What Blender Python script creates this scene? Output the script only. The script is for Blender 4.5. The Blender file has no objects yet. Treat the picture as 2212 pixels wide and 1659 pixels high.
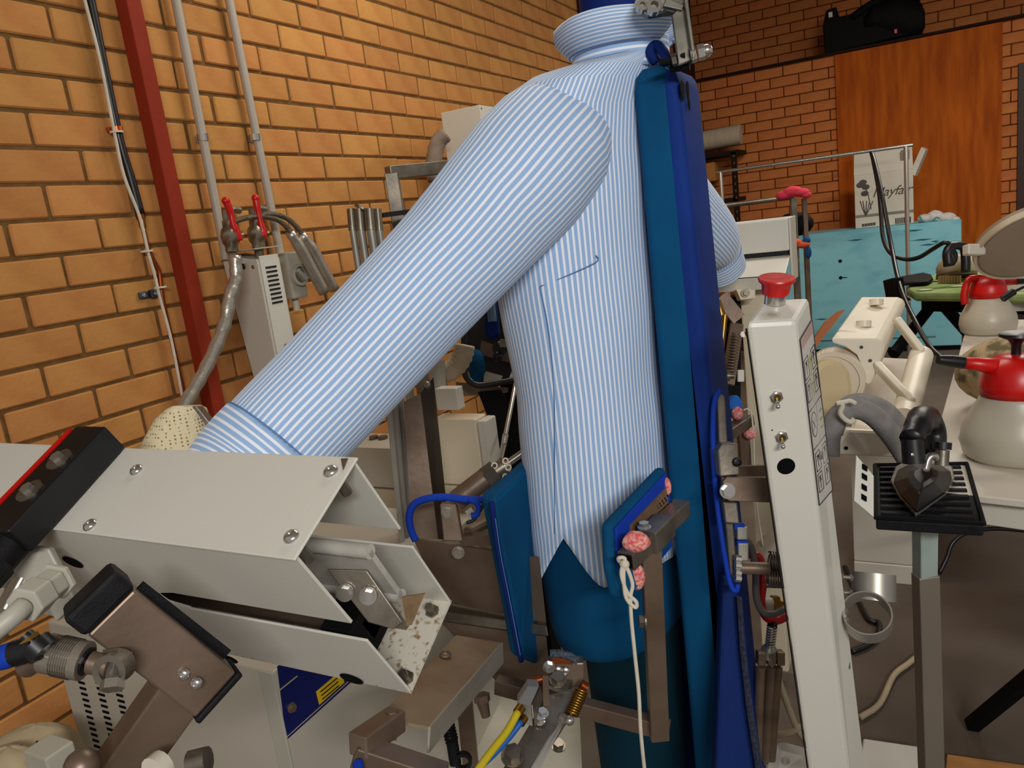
import bpy, math, random
from mathutils import Vector as V, Matrix
random.seed(7)
# ---------------------------------------------------------------- camera
F, YAW, PIT, ROL, CAMZ = 1640.0, .498963, -.207481, -.126836, 1.4
PPX, PPY = 1106.0, 829.5
_cy,_sy,_cp,_sp,_cr,_sr = math.cos(YAW),math.sin(YAW),math.cos(PIT),math.sin(PIT),math.cos(ROL),math.sin(ROL)
FW = V((-_sy*_cp,_cy*_cp,_sp)); _RT = V((_cy,_sy,0)); _UP = _RT.cross(FW)
RR = _cr*_RT+_sr*_UP; UU = -_sr*_RT+_cr*_UP; C0 = V((0,0,CAMZ))
sc = bpy.context.scene; COL = sc.collection
cam = bpy.data.cameras.new('camera'); co = bpy.data.objects.new('camera', cam); COL.objects.link(co)
cam.sensor_width = 36; cam.lens = F*36/2212; cam.clip_start = .02
m = Matrix((RR,UU,-FW)).transposed().to_4x4(); m.translation = C0; co.matrix_world = m
sc.camera = co
# ---------------------------------------------------------------- light
w = bpy.data.worlds.new('world'); sc.world = w; w.use_nodes = True
w.node_tree.nodes['Background'].inputs[0].default_value = (1,.95,.88,1)
w.node_tree.nodes['Background'].inputs[1].default_value = .3
def area(name, loc, target, sx, sy, power, col):
    l = bpy.data.lights.new(name,'AREA'); l.shape='RECTANGLE'; l.size=sx; l.size_y=sy; l.energy=power; l.color=col
    o = bpy.data.objects.new(name,l); COL.objects.link(o); o.location=loc
    o.rotation_euler = (V(target)-V(loc)).to_track_quat('-Z','Y').to_euler(); return o
area('ceiling_tube',(1.35,-1.5,2.35),(-.5,1.0,1.1),1.3,.22,66,(1,.98,.95))
area('ceiling_tube',(-.75,2.3,3.0),(-.95,2.3,0),.3,1.4,24,(1,.93,.82))
area('ceiling_tube',(.7,4.6,3.0),(.7,4.75,0),1.4,.3,62,(1,.93,.82))
vs = sc.view_settings; vs.view_transform='Standard'; vs.look='None'; vs.gamma=1; vs.use_curve_mapping=False; vs.exposure=-.03
# ---------------------------------------------------------------- pixel -> place helpers
EX,EY,EZ = V((1,0,0)),V((0,1,0)),V((0,0,1))
def ray(x,y): return FW+(x-PPX)/F*RR-(y-PPY)/F*UU
def P(x,y,d): return C0+d*ray(x,y)
def ON(ax,x,y,v): r=ray(x,y); return C0+r*((v-C0[ax])/r[ax])
def PX(x,y,v): return ON(0,x,y,v)
def PY(x,y,v): return ON(1,x,y,v)
def PZ(x,y,v): return ON(2,x,y,v)
def proj(p):
    q=p-C0; z=q.dot(FW); return PPX+F*q.dot(RR)/z, PPY-F*q.dot(UU)/z, z
def hit(A,e,x=None,y=None):
    q=A-C0
    if x is not None:
        k=x-PPX; return (k*q.dot(FW)-F*q.dot(RR))/(F*e.dot(RR)-k*e.dot(FW))
    k=PPY-y; return (k*q.dot(FW)-F*q.dot(UU))/(F*e.dot(UU)-k*e.dot(FW))
# ---------------------------------------------------------------- geometry
def hexa(p): return list(p),[(0,1,2,3),(7,6,5,4),(0,4,5,1),(1,5,6,2),(2,6,7,3),(3,7,4,0)]
def cbox(A,x,y,z):
    a=V(A); b=a+V((x,y,z)); lo=V(map(min,a,b)); hi=V(map(max,a,b))
    return hexa([V((lo.x,lo.y,lo.z)),V((lo.x,hi.y,lo.z)),V((hi.x,hi.y,lo.z)),V((hi.x,lo.y,lo.z)),V((lo.x,lo.y,hi.z)),V((lo.x,hi.y,hi.z)),V((hi.x,hi.y,hi.z)),V((hi.x,lo.y,hi.z))])
def obox(c,ax,ay,az,sx,sy,sz):
    c=V(c); ax=V(ax).normalized(); ay=V(ay).normalized(); az=V(az).normalized(); o=[]
    for k in (-.5,.5):
        for i,j in ((-.5,-.5),(-.5,.5),(.5,.5),(.5,-.5)): o.append(c+ax*sx*i+ay*sy*j+az*sz*k)
    return hexa(o)
def slab(poly,ext):
    n=len(poly); e=V(ext); v=[V(p) for p in poly]+[V(p)+e for p in poly]
    return v,[tuple(range(n-1,-1,-1)),tuple(range(n,2*n))]+[(i,(i+1)%n,n+(i+1)%n,n+i) for i in range(n)]
def frames(pts):
    T=[]
    for i in range(len(pts)):
        a=pts[max(i-1,0)]; b=pts[min(i+1,len(pts)-1)]; T.append((b-a).normalized())
    n=T[0].orthogonal().normalized(); N=[n]
    for i in range(1,len(pts)):
        n=n-T[i]*n.dot(T[i]); n.normalize(); N.append(n)
    return T,N
def loft(rings,caps=True,closed=True):
    n=len(rings[0]); v=[p for r in rings for p in r]; f=[]
    for i in range(len(rings)-1):
        for j in range(n if closed else n-1):
            k=(j+1)%n; f.append((i*n+j,i*n+k,(i+1)*n+k,(i+1)*n+j))
    if caps and closed: f.append(tuple(range(n-1,-1,-1))); f.append(tuple((len(rings)-1)*n+j for j in range(n)))
    return v,f
def tube(pts,r,n=10,caps=True):
    pts=[V(p) for p in pts]; T,N=frames(pts); R=[]
    for i,p in enumerate(pts):
        rr=r[i] if isinstance(r,(list,tuple)) else r; b=T[i].cross(N[i])
        R.append([p+rr*(math.cos(2*math.pi*j/n)*N[i]+math.sin(2*math.pi*j/n)*b) for j in range(n)])
    return loft(R,caps)
def cyl(a,b,r,n=16,r2=None): return tube([a,b],[r,r if r2 is None else r2],n)
def spline(pts,k=6):
    pts=[V(p) for p in pts]; q=[pts[0]*2-pts[1]]+pts+[pts[-1]*2-pts[-2]]; o=[]
    for i in range(1,len(q)-2):
        for s in range(k):
            t=s/k; a,b,c,d=q[i-1],q[i],q[i+1],q[i+2]
            o.append(.5*((2*b)+(c-a)*t+(2*a-5*b+4*c-d)*t*t+(3*b-a-3*c+d)*t**3))
    o.append(pts[-1]); return o
def lathe(prof,o,ax,n=24):
    o=V(o); ax=V(ax).normalized(); a=ax.orthogonal().normalized(); b=ax.cross(a)
    return loft([[o+ax*h+max(r,1e-5)*(math.cos(2*math.pi*j/n)*a+math.sin(2*math.pi*j/n)*b) for j in range(n)] for r,h in prof])
def ball(c,rx,ry=None,rz=None,n=16,ax=(EX,EY,EZ)):
    ry=ry or rx; rz=rz or rx; c=V(c); R=[]
    for i in range(n//2+1):
        t=math.pi*i/(n//2); s=max(math.sin(t),1e-4)
        R.append([c+ax[0]*rx*s*math.cos(2*math.pi*j/n)+ax[1]*ry*s*math.sin(2*math.pi*j/n)-ax[2]*rz*math.cos(t) for j in range(n)])
    return loft(R)
def coil(a,b,r,wire,turns,n=10):
    a=V(a); b=V(b); ax=(b-a); L=ax.length; ax.normalize(); u=ax.orthogonal().normalized(); w_=ax.cross(u); k=turns*n
    return tube([a+ax*L*i/k+r*(math.cos(2*math.pi*i/n)*u+math.sin(2*math.pi*i/n)*w_) for i in range(k+1)],wire,6)
def ring(c,ax,r,h,t,n=28):
    c=V(c); ax=V(ax).normalized(); a=ax.orthogonal().normalized(); b=ax.cross(a); R=[]
    for rr,hh in ((r,0),(r,h),(r-t,h),(r-t,0),(r,0)):
        R.append([c+ax*hh+rr*(math.cos(2*math.pi*j/n)*a+math.sin(2*math.pi*j/n)*b) for j in range(n)])
    return loft(R,False)
def bolt(c,ax,r,hex_=False):
    ax=V(ax).normalized(); c=V(c)
    if hex_: return [cyl(c,c+ax*r*.25,r*1.35,16),cyl(c+ax*r*.25,c+ax*r*1.1,r,6)]
    return [lathe([(r,0),(r*.97,r*.2),(r*.75,r*.48),(r*.4,r*.6),(r*.38,r*.42),(0,r*.42)],c,ax,18)]
# ---------------------------------------------------------------- materials
def hexc(h):
    return tuple((lambda c: c/12.92 if c<=.04045 else ((c+.055)/1.055)**2.4)(int(h[i:i+2],16)/255) for i in (0,2,4))+(1,)
MATS={}
def mat(name,col,rough=.5,metal=0,var=.12,scale=9,bump=0,col2=None,rand=0,island=False,trans=0,coat=0,stretch=None,contrast=(.3,.7),bscale=None,sss=0):
    if name in MATS: return MATS[name]
    m=bpy.data.materials.new(name); m.use_nodes=True; nt=m.node_tree; N=nt.nodes; L=nt.links; b=N['Principled BSDF']
    c=hexc(col); c2=hexc(col2) if col2 else tuple(max(0,x*(1-var*2.2)) for x in c[:3])+(1,)
    tc=N.new('ShaderNodeTexCoord'); mp=N.new('ShaderNodeMapping'); L.new(tc.outputs['Object'],mp.inputs[0])
    if stretch: mp.inputs['Scale'].default_value=stretch
    no=N.new('ShaderNodeTexNoise'); no.inputs['Scale'].default_value=scale; no.inputs['Detail'].default_value=5; L.new(mp.outputs[0],no.inputs[0])
    rp=N.new('ShaderNodeMapRange'); rp.inputs[1].default_value=contrast[0]; rp.inputs[2].default_value=contrast[1]; L.new(no.outputs[0],rp.inputs[0])
    mx=N.new('ShaderNodeMix'); mx.data_type='RGBA'; mx.inputs[6].default_value=c2; mx.inputs[7].default_value=c; L.new(rp.outputs[0],mx.inputs[0])
    out=mx.outputs[2]
    if rand:
        if island: g=N.new('ShaderNodeNewGeometry'); src=g.outputs['Random Per Island']
        else: g=N.new('ShaderNodeObjectInfo'); src=g.outputs['Random']
        hs=N.new('ShaderNodeHueSaturation'); L.new(out,hs.inputs['Color'])
        r1=N.new('ShaderNodeMapRange'); r1.inputs[3].default_value=1-rand; r1.inputs[4].default_value=1+rand*.7; L.new(src,r1.inputs[0]); L.new(r1.outputs[0],hs.inputs['Value'])
        m7=N.new('ShaderNodeMath'); m7.operation='MULTIPLY'; m7.inputs[1].default_value=7.31; L.new(src,m7.inputs[0])
        f7=N.new('ShaderNodeMath'); f7.operation='FRACT'; L.new(m7.outputs[0],f7.inputs[0])
        r2=N.new('ShaderNodeMapRange'); r2.inputs[3].default_value=.5-rand*.05; r2.inputs[4].default_value=.5+rand*.05; L.new(f7.outputs[0],r2.inputs[0]); L.new(r2.outputs[0],hs.inputs['Hue'])
        out=hs.outputs[0]
    L.new(out,b.inputs['Base Color']); b.inputs['Roughness'].default_value=rough; b.inputs['Metallic'].default_value=metal
    if rough>=.6 and not metal: b.inputs['Specular IOR Level'].default_value=.15
    if trans: b.inputs['Transmission Weight'].default_value=trans
    if coat: b.inputs['Coat Weight'].default_value=coat
    if sss: b.inputs['Subsurface Weight'].default_value=sss; b.inputs['Subsurface Radius'].default_value=(.02,.02,.015)
    if bump:
        bn=N.new('ShaderNodeTexNoise'); bn.inputs['Scale'].default_value=bscale or scale*8; bn.inputs['Detail'].default_value=4; L.new(mp.outputs[0],bn.inputs[0])
        bp=N.new('ShaderNodeBump'); bp.inputs['Strength'].default_value=bump; bp.inputs['Distance'].default_value=.004; L.new(bn.outputs[0],bp.inputs['Height']); L.new(bp.outputs[0],b.inputs['Normal'])
    MATS[name]=m; return m
# ---------------------------------------------------------------- objects
WL={}
def wl(o): return WL[o.name]
def mesh(geos,name):
    if isinstance(geos,tuple): geos=[geos]
    v=[];f=[]
    for a,b in geos:
        n=len(v); v+=a; f+=[tuple(i+n for i in t) for t in b]
    return v,f
def ob(name,geos,m,par=None,smooth=False,bev=0,uv=None,solid=0,sub=0):
    v,f=mesh(geos,name)
    lo=V((min(p[i] for p in v) for i in range(3))); hi=V((max(p[i] for p in v) for i in range(3)))
    o_=V(((lo.x+hi.x)/2,(lo.y+hi.y)/2,lo.z))
    me=bpy.data.meshes.new(name); me.from_pydata([p-o_ for p in v],[],f)
    if uv:
        l=me.uv_layers.new(name='UVMap')
        for lp in me.loops: l.data[lp.index].uv=uv[lp.vertex_index]
    me.materials.append(m); me.validate(); 
    import bmesh
    bm=bmesh.new(); bm.from_mesh(me); bmesh.ops.recalc_face_normals(bm,faces=bm.faces); bm.to_mesh(me); bm.free()
    if smooth:
        for p in me.polygons: p.use_smooth=True
    o=bpy.data.objects.new(name,me); COL.objects.link(o); WL[o.name]=o_
    if par is not None: o.parent=par; o.location=o_-wl(par)
    else: o.location=o_
    if solid: s=o.modifiers.new('solid','SOLIDIFY'); s.thickness=solid; s.offset=0
    if bev:
        bv=o.modifiers.new('bevel','BEVEL'); bv.width=bev; bv.segments=2; bv.limit_method='ANGLE'; bv.angle_limit=.6
    if sub: s=o.modifiers.new('sub','SUBSURF'); s.levels=sub; s.render_levels=sub
    if smooth and (smooth=='auto'):
        try: me.set_sharp_from_angle(angle=.7)
        except Exception: pass
    return o
def tag(o,label,cat,group=None):
    o['label']=label; o['category']=cat
    if group: o['group']=group
    return o
def thing(name,label,cat,loc,group=None):
    o=bpy.data.objects.new(name,None); COL.objects.link(o); o.location=V(loc); o.empty_display_size=.05; WL[o.name]=V(loc)
    return tag(o,label,cat,group)
def one(name,geos,m,label,cat,group=None,**k): return tag(ob(name,geos,m,None,**k),label,cat,group)
def struct(o): o['kind']='structure'; return o
def text_mesh(name,txt,size,o_,ax,ay,m,par,shear=0,extr=.0004,spacing=1):
    cu=bpy.data.curves.new(name,'FONT'); cu.body=txt; cu.size=size; cu.extrude=extr; cu.shear=shear; cu.space_character=spacing; cu.align_x='CENTER'; cu.align_y='CENTER'
    t=bpy.data.objects.new(name+'_tmp',cu); COL.objects.link(t)
    dg=bpy.context.evaluated_depsgraph_get(); me=bpy.data.meshes.new_from_object(t.evaluated_get(dg)); bpy.data.objects.remove(t); bpy.data.curves.remove(cu)
    me.name=name; me.materials.clear(); me.materials.append(m)
    o=bpy.data.objects.new(name,me); COL.objects.link(o); o.parent=par
    ax=V(ax).normalized(); ay=(V(ay)-ax*V(ay).dot(ax)).normalized(); az=ax.cross(ay)
    M=Matrix((ax,ay,az)).transposed().to_4x4(); M.translation=V(o_)-wl(par); o.matrix_local=M; WL[o.name]=V(o_); return o
# palette
white=mat('white_enamel','d6d3c8',.38,0,.03,3,bump=.04,bscale=260)
white2=mat('white_panel','cfcabc',.45,0,.05,3)
cream=mat('cream_enamel','dccfb4',.4,0,.04,3)
grey=mat('grey_enamel','b4b0a2',.45,0,.06,3)
steel=mat('brushed_steel','9a9082',.36,.8,.25,18,bump=.05)
steelb=mat('tarnished_steel','8c7868',.4,.45,.3,7,col2='614e40',bump=.1)
chrome=mat('chrome','cfcbc4',.2,.85,.08,6)
alu=mat('aluminium','b0aca2',.4,.65,.12,10)
dark=mat('black_plastic','141417',.38,0,.2,20)
blackm=mat('black_matte','0c0c0e',.7,0,.2,20)
rubber=mat('black_rubber','1b1a1c',.6,0,.2,60,bump=.2)
navy=mat('navy_cover','0e2a74',.7,0,.12,6,bump=.08,col2='0a1f5c')
teal=mat('teal_cover','08527e',.85,0,.1,5,col2='043f66',bump=.06)
royal=mat('blue_binding','1740b4',.7,0,.12,8)
redp=mat('red_plastic','cc0f0a',.35,0,.05,6)
brass=mat('brass','a8813c',.35,1,.15,20)
copper=mat('copper','9c4a22',.4,.8,.2,10)
foil=mat('silver_foil','c9c2b6',.34,.75,.1,30,bump=.35,bscale=60)
cord_w=mat('white_cord','d8cfbd',.7,0,.08,40)
pink=mat('pink_terry','f4636a',.9,0,.2,220,col2='ffc9b8',bump=.6,contrast=(.4,.6))
# ================================================================ the room
mortarL=mat('mortar_left','7c5c36',.95,0,.2,30,bump=.5,col2='664a2a')
brickM=mat('tan_brick','c68d50',.85,0,.12,9,bump=.35,col2='b67a44',rand=.09,bscale=90)
brickS=mat('tan_brick_far','c68d50',.85,0,.12,9,col2='b67a44',rand=.09,island=True)
mortarB=mat('mortar_back','663416',.95,0,.2,30)
brickB=mat('red_brown_brick','c87c46',.85,0,.12,9,bump=.2,col2='b96c3a',rand=.09,bscale=90)
floorM=mat('concrete_floor','6f665c',.7,0,.2,1.6,col2='54463c',bump=.06,bscale=60)
XL=-1.882
struct(ob('ceiling',cbox((-2.1,-1.2,3.5),5.5,9.6,.1),mat('ceiling_board','8a7a66',.9)))
floor=struct(ob('floor',cbox((-2.2,-2,-.12),6.5,10.4,.12),floorM))
wallL=struct(ob('wall_left',cbox((XL-.2,-.3,0),.194,8.6,3.8),mortarL))
def brickmesh(dx,dy,dz,m,name):
    b=.004; v,f=cbox((-dx/2,-dy/2,-dz/2),dx,dy,dz); me=bpy.data.meshes.new(name); me.from_pydata(v,[],f)
    import bmesh
    bm=bmesh.new(); bm.from_mesh(me); bmesh.ops.recalc_face_normals(bm,faces=bm.faces); bmesh.ops.bevel(bm,geom=bm.edges[:],offset=b,segments=1,affect='EDGES'); bm.to_mesh(me); bm.free()
    me.materials.append(m); return me
def inpoly(x,y,pl):
    c=False
    for i in range(len(pl)):
        (x1,y1),(x2,y2)=pl[i-1],pl[i]
        if (y1>y)!=(y2>y) and x<(x2-x1)*(y-y1)/(y2-y1)+x1: c=not c
    return c
HID=[(0,1000),(440,990),(500,900),(900,430),(1060,250),(1100,150),(1240,100),(1250,0),(2212,0),(2212,1659),(640,1659),(400,1659),(120,1659),(100,1380),(0,1300)]
meL=brickmesh(.032,.2235,.0765,brickM,'brick'); L_=[]
for k in range(-13,30):
    z=1.118+.0862*(k+.5)
    for n in range(-3,32):
        y=1.085+(.1168 if k%2 else 0)+.2335*(n+.5)
        if y>7.8: continue
        c=V((XL-.0155,y,z)); x_,y_,d_=proj(c)
        if d_<.3 or x_<-140 or x_>1560 or y_<-60 or y_>1720: continue
        L_.append((inpoly(x_,y_,HID),d_,c))
L_.sort(key=lambda t:(t[0],t[1])); far=[]
for i,(h,d_,c) in enumerate(L_):
    if i<300 and not h:
        o=bpy.data.objects.new('brick',meL); COL.objects.link(o); o.parent=wallL; o.location=c-wl(wallL)+V((random.uniform(-.0015,.0015),random.uniform(-.002,.002),random.uniform(-.001,.001)))
    else: far.append(cbox(c-V((.016,.1117,.0382)),.032,.2235,.0765))
o=ob('brick_courses',far,brickS,wallL); o['kind']='stuff'
YB=7.446
wallB=struct(ob('wall_back',cbox((-1.74,YB+.006,0),3.6,.1,2.449),mortarB))
meB=brickmesh(.03,.03,.0765,brickB,'brick')
meB1=brickmesh(.2325,.03,.0785,brickB,'brick')
def course(par,y,z0,xs,off,me,zmin,zmax,x0,x1,mod=.2405):
    k=0; z=z0
    for k in range(-40,40):
        z=z0+.0863*(k+.5)
        if z<zmin or z>zmax: continue
        for n in range(-20,20):
            x=xs+(off if k%2 else 0)+mod*(n+.5)
            if x-.115<x0 or x+.115>x1: continue
            px,py,d_=proj(V((x,y,z)))
            if px<1440 or px>2300 or py<-40 or py>800: continue
            if 1842<px<2128 and par is wallB: continue
            o=bpy.data.objects.new('brick',me); COL.objects.link(o); o.parent=par; o.location=V((x,y+.0145,z))-wl(par)
course(wallB,YB,2.355,-1.224,-.112,meB1,.05,2.449,-1.95,1.9)
wallF=struct(ob('wall_far',cbox((-1.9,8.056,0),4.4,.2,4),mortarB))
course(wallF,8.05,2.37,-1.1,.12,meB1,2.4,3.9,-2.1,2.4)
dkred=mat('dark_red_paint','3c120c',.6,0,.15,5)
redp2=mat('red_oxide_paint','92301a',.65,0,.08,12,bump=.1)
struct(ob('trim_1',cbox((-1.875,7.25,0),.14,.16,3.9),dkred,bev=.004))
struct(ob('trim_2',cbox((-1.875,4.95,0),.05,.06,3.9),dkred,bev=.004))
struct(ob('trim_3',cbox((-1.74,YB-.012,2.449),3.6,.2,.022),mat('dark_timber','2a1208',.7,0,.2,10),bev=.003))
a=PY(2199,138,YB); d1=struct(ob('door_1',[cbox((a.x,YB-.02,0),.07,.05,a.z),cbox((a.x+.07,YB-.02,a.z-.07),.8,.05,.07)],mat('door_frame_brown','361309',.55,0,.15,6),bev=.004))
ob('door_leaf',cbox((a.x+.072,YB+.0,.01),.8,.035,a.z-.085),mat('door_leaf_brown','5a2a14',.55,0,.15,4,stretch=(8,8,.6)),d1)
# plywood sheet fixed to the back wall
ply=mat('plywood','bd5f12',.7,0,.2,3,col2='9c4608',stretch=(6,6,.7),contrast=(.35,.65))
A=PY(1803,119,YB-.03); x2=A.x+hit(A,EX,x=2166)
one('plywood_sheet',cbox((A.x,YB-.03,.02),x2-A.x,.024,A.z-.02),ply,'large red-brown plywood sheet standing against the back brick wall','plywood',bev=.002)
# black equipment lying on top of the partition
bt=thing('equipment_bag','black bag and folded equipment lying on top of the back partition wall','bag',(-.4,YB+.05,2.471))
def q(x,y): return PY(x,y,YB+.02)
ob('frame',[slab([q(1782,117),q(1777,58),(q(1784,22)),q(1806,14),q(1812,36),q(1880,20),(q(1885,45)),q(1960,20),q(1965,74),q(1865,98)],(0,.1,0))],blackm,bt,bev=.01)
ob('bag_body',[loft([[PY(x,y,YB+.06)+V((0,.07*math.cos(2*math.pi*j/12),s*math.sin(2*math.pi*j/12))) for j in range(12)] for x,y,s in ((1868,50,.05),(1890,30,.12),(1930,35,.16),(1965,38,.16),(1990,40,.12),(1998,42,.06))]),
  tube(spline([q(1840,38),q(1880,10),q(1930,-10),q(1990,-5)],4),.03,8)],blackm,bt,smooth=True)
ob('buckle',cbox(PY(1932,72,YB-.0),.02,.02,.03),redp,bt)
ob('handle_slot',cbox(PY(1790,38,YB+.005),.03,.02,.04),cream,bt)
# ================================================================ on the left wall
ya=PX(320,200,-1.84).y
A=PX(270,0,-1.84); b=PX(302,0,-1.84)
one('steel_post',cbox((XL+.001,A.y,0.0),.046,b.y-A.y,3.6),redp2,'dark red painted steel post running up the left brick wall','post',bev=.003)
def wallpipe(name,p0,p1,r,label):
    a_=PX(*p0,XL+.03); b_=PX(*p1,XL+.03); y=(a_.y+b_.y)/2; dy=(a_.y-b_.y)/(a_.z-b_.z)
    top=a_+(a_-b_)*.25
    t=thing(name,label,'conduit',b_,'grey conduits on the left wall')
    ob('pipe',cyl(top,b_,r,14),mat('conduit_grey','b3a797',.45,0,.05,6),t,smooth='auto')
    return t,a_,b_
for p0,p1,sx,lab in (((380,0),(489,560),(438,297),'grey conduit pipe on the brick wall nearer the red post'),((495,0),(608,560),(551,297),'grey conduit pipe on the brick wall farther from the red post')):
    t,a_,b_=wallpipe('conduit_pipe',p0,p1,.0135,lab)
    s=PX(*sx,XL+.03)
    ob('saddle_clamp',[ring(s-EZ*.01,EZ,.0165,.02,.003,16),cbox(s+V((-.03,-.004,-.01)),.006,.04,.02)],chrome,t)
    ob('screw',[bolt(s+V((-.024,.028,0)),EX,.006)[0]],steel,t)
one('white_cable',tube(spline([PX(x,y,XL+.03) for x,y in ((178,-30),(183,0),(215,125),(248,290),(268,380),(302,470),(320,545),(333,590),(346,645),(371,740),(396,870))],5),.0042,8),cord_w,'thin white cable running down the brick wall beside the black cable','cable',smooth=True)
bc=thing('black_cable','thick black cable on the left brick wall ending in a copper lug','cable',PX(302,465,XL+.02))
ob('sheath',tube(spline([PX(x,y,XL+.02) for x,y in ((190,-25),(196,0),(226,150),(258,300),(281,380),(304,466))],5),[.011]*20+[.012]*6,10),dark,bc,smooth=True)
ob('lug',[cyl(PX(302,463,XL+.02),PX(305,473,XL+.02),.0125,12)],copper,bc); ob('fitting',[cyl(PX(305,473,XL+.02),PX(309,492,XL+.02),.0095,6)],brass,bc)
one('copper_pipe',tube(spline([PX(x,y,XL+.02) for x,y in ((309,492),(318,530),(330,560),(343,585),(347,610),(352,650),(372,740),(402,870))],5),.0065,10),copper,'thin copper pipe below the black cable on the brick wall','pipe',smooth=True)
for x,y,l in ((252,286,'white cable tie round the black cable beside the orange clip'),(317,543,'white cable tie where cable meets the bending copper pipe'),(346,621,'white cable tie just above the grey wall bracket')):
    one('cable_tie',[ring(PX(x,y,XL+.026)-EZ*.002,EZ,.017,.005,.0025,14)],cord_w,l,'cable tie','ties on the wall cables')
one('pipe_clip',[ring(PX(253,279,XL+.022)-EZ*.008,EZ,.0145,.014,.003,14),ring(PX(234,280,XL+.012),EX,.008,.004,.0025,12),cbox(PX(240,281,XL+.006),.006,.03,.006)],mat('orange_copper','d2601c',.35,.7),'shiny orange copper clip holding the black cable','clip')
k=PX(322,636,XL+.012); wb=thing('wall_bracket','small grey metal bracket screwed to the brick beside the copper pipe','bracket',k)
ob('plate',[cbox(k+V((-.01,-.028,-.01)),.008,.03,.02),cbox(k+V((-.01,.004,-.012)),.016,.026,.024)],mat('zinc_grey','59606c',.4,.8),wb,bev=.003)
ob('screw',[*bolt(k+V((-.002,-.015,0)),EX,.006),*bolt(k+V((.006,.017,0)),EX,.006)],chrome,wb)
# steam heater cabinet
A=PX(479,555,XL+.004); B_=PY(551,543,A.y); Y2=PX(600,537,B_.x).y; zt=B_.z+.005
sh=thing('heater_cabinet','tall grey-white metal cabinet with louvres fixed to the left brick wall','cabinet',(XL,A.y,.75))
wx=B_.x-XL
ob('body',slab([(XL+.002,A.y,zt-.004),(B_.x,A.y,zt-.03),(B_.x,A.y,.75),(XL+.06,A.y,.75)],(0,Y2-A.y,0)),white2,sh,bev=.003)
fpn=ob('front_panel',cbox((B_.x,A.y+.008,.76),.004,Y2-A.y-.016,zt-.78),white,sh,bev=.0015)
for i in range(9):
    z=zt-.06-i*.0135
    ob('louvre',cbox((B_.x+.0035,A.y+.025,z),.0025,Y2-A.y-.05,.006),dark,fpn)
ob('top_tray',[cbox((XL+.01,A.y-.012,zt),wx+.004,Y2-A.y+.02,.004),cbox((XL+.01,A.y-.012,zt-.02),.05,.004,.02)],grey,sh,bev=.001)
ob('screw',bolt((B_.x+.004,(A.y+Y2)/2,zt-.3),EX,.006),steel,sh); ob('screw',bolt((B_.x-.02,A.y,zt-.05),-EY,.006),steel,sh); ob('screw',bolt((B_.x-.06,A.y,zt-.045),-EY,.009),dark,sh)
# isolator switch
k=PX(643,594,XL+.09); sw=thing('isolator_switch','grey rotary isolator switch box on the wall behind the heater cabinet','switch',k)
wA=PX(618,545,XL+.09); wB=PX(668,640,XL+.09)
ob('housing',cbox((XL+.002,wA.y,wB.z),.086,wB.y-wA.y,wA.z-wB.z),grey,sw,bev=.006)
ob('dial',[ring(k-EX*.002,EX,.036,.018,.009,24)],grey,sw,smooth='auto'); ob('dial_face',cyl(k-EX*.002,k+EX*.006,.027,24),mat('dial_grey','6d675c',.5),sw)
ob('knob',obox(k+EX*.014,EX,(0,.7,-.7),(0,.7,.7),.022,.05,.013),grey,sw,bev=.002)
ob('gland',cyl((XL+.05,k.y+.01,wB.z),(XL+.05,k.y+.01,wB.z-.04),.012,10),cord_w,sw)
# ball valves
nick=mat('nickel','a79b88',.35,.9,.2,25)
for (x0,y0),lev,lab in (((497,510),((488,434),(498,458),(503,482),(512,505),(517,520)),'nickel ball valve with red lever, left one above the heater cabinet'),((554,506),((552,428),(556,450),(562,478),(568,500),(567,512)),'nickel ball valve with red lever, right one above the heater cabinet')):
    XV=XL+.12; k=PX(x0,y0,XV); v=thing('ball_valve',lab,'valve',PX(x0+5,y0+40,XV),'red-handled valves')
    up=PX(x0-4,y0-28,XV)-k; up.normalize()
    ob('valve_body',[lathe([(.011,-.075),(.013,-.07),(.013,-.05),(.018,-.045),(.018,-.028),(.024,-.02),(.027,0),(.024,.018),(.017,.026),(.017,.045),(.013,.046),(.013,.058)],k,up,8),cyl(k,k+V((0,.045,0)),.011,10)],nick,v,smooth='auto')
    L2=[PX(x,y,XV+.02) for x,y in lev]
    ob('lever',[tube(spline(L2,4),[.0105,.0105,.0105,.0105,.010,.009,.009,.009,.009,.010,.011,.011,.012,.012,.012,.012,.011],8),ball(L2[0],.012)],redp,v,smooth=True)
    ob('elbow',[cyl(k+up*.05,k+up*.075,.014,8),tube(spline([k+up*.065,k+up*.075+EY*.02,k+up*.072+EY*.05],4),.011,8)],nick,v,smooth='auto')
braid=mat('braided_hose','8d8270',.35,.8,.3,140,bump=.5)
for pts,fo,l in (([(505,478),(535,470),(570,468),(605,478),(632,505)],[(626,502),(648,535),(675,585),(700,632)],'left'),([(560,466),(590,463),(620,472),(645,495),(655,508)],[(650,506),(676,540),(700,585),(722,625)],'right')):
    h=thing('steam_hose',f'braided steam hose with foil sleeve arching over the switch box, {l} one of the pair','hose',PX(*fo[-1],XL+.13),'braided steam hoses')
    ob('braid',tube(spline([PX(x,y,XL+.135) for x,y in pts],5),.0085,10),braid,h,smooth=True)
    ob('foil_sleeve',tube(spline([PX(x,y,XL+.135) for x,y in fo],4),[.016]*3+[.019]*10,12),foil,h,smooth=True)
fp=spline([PX(x,y,XL+.165) for x,y in ((507,552),(510,585),(508,610),(496,640),(488,690),(470,740),(447,790),(425,830),(400,872),(385,900))],4)
one('foil_pipe',tube(fp,[.0175+.0015*math.sin(i*1.9)+.001*random.random() for i in range(len(fp))],12),foil,'foil-wrapped pipe descending diagonally from the left valve','pipe',smooth=True)
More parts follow.
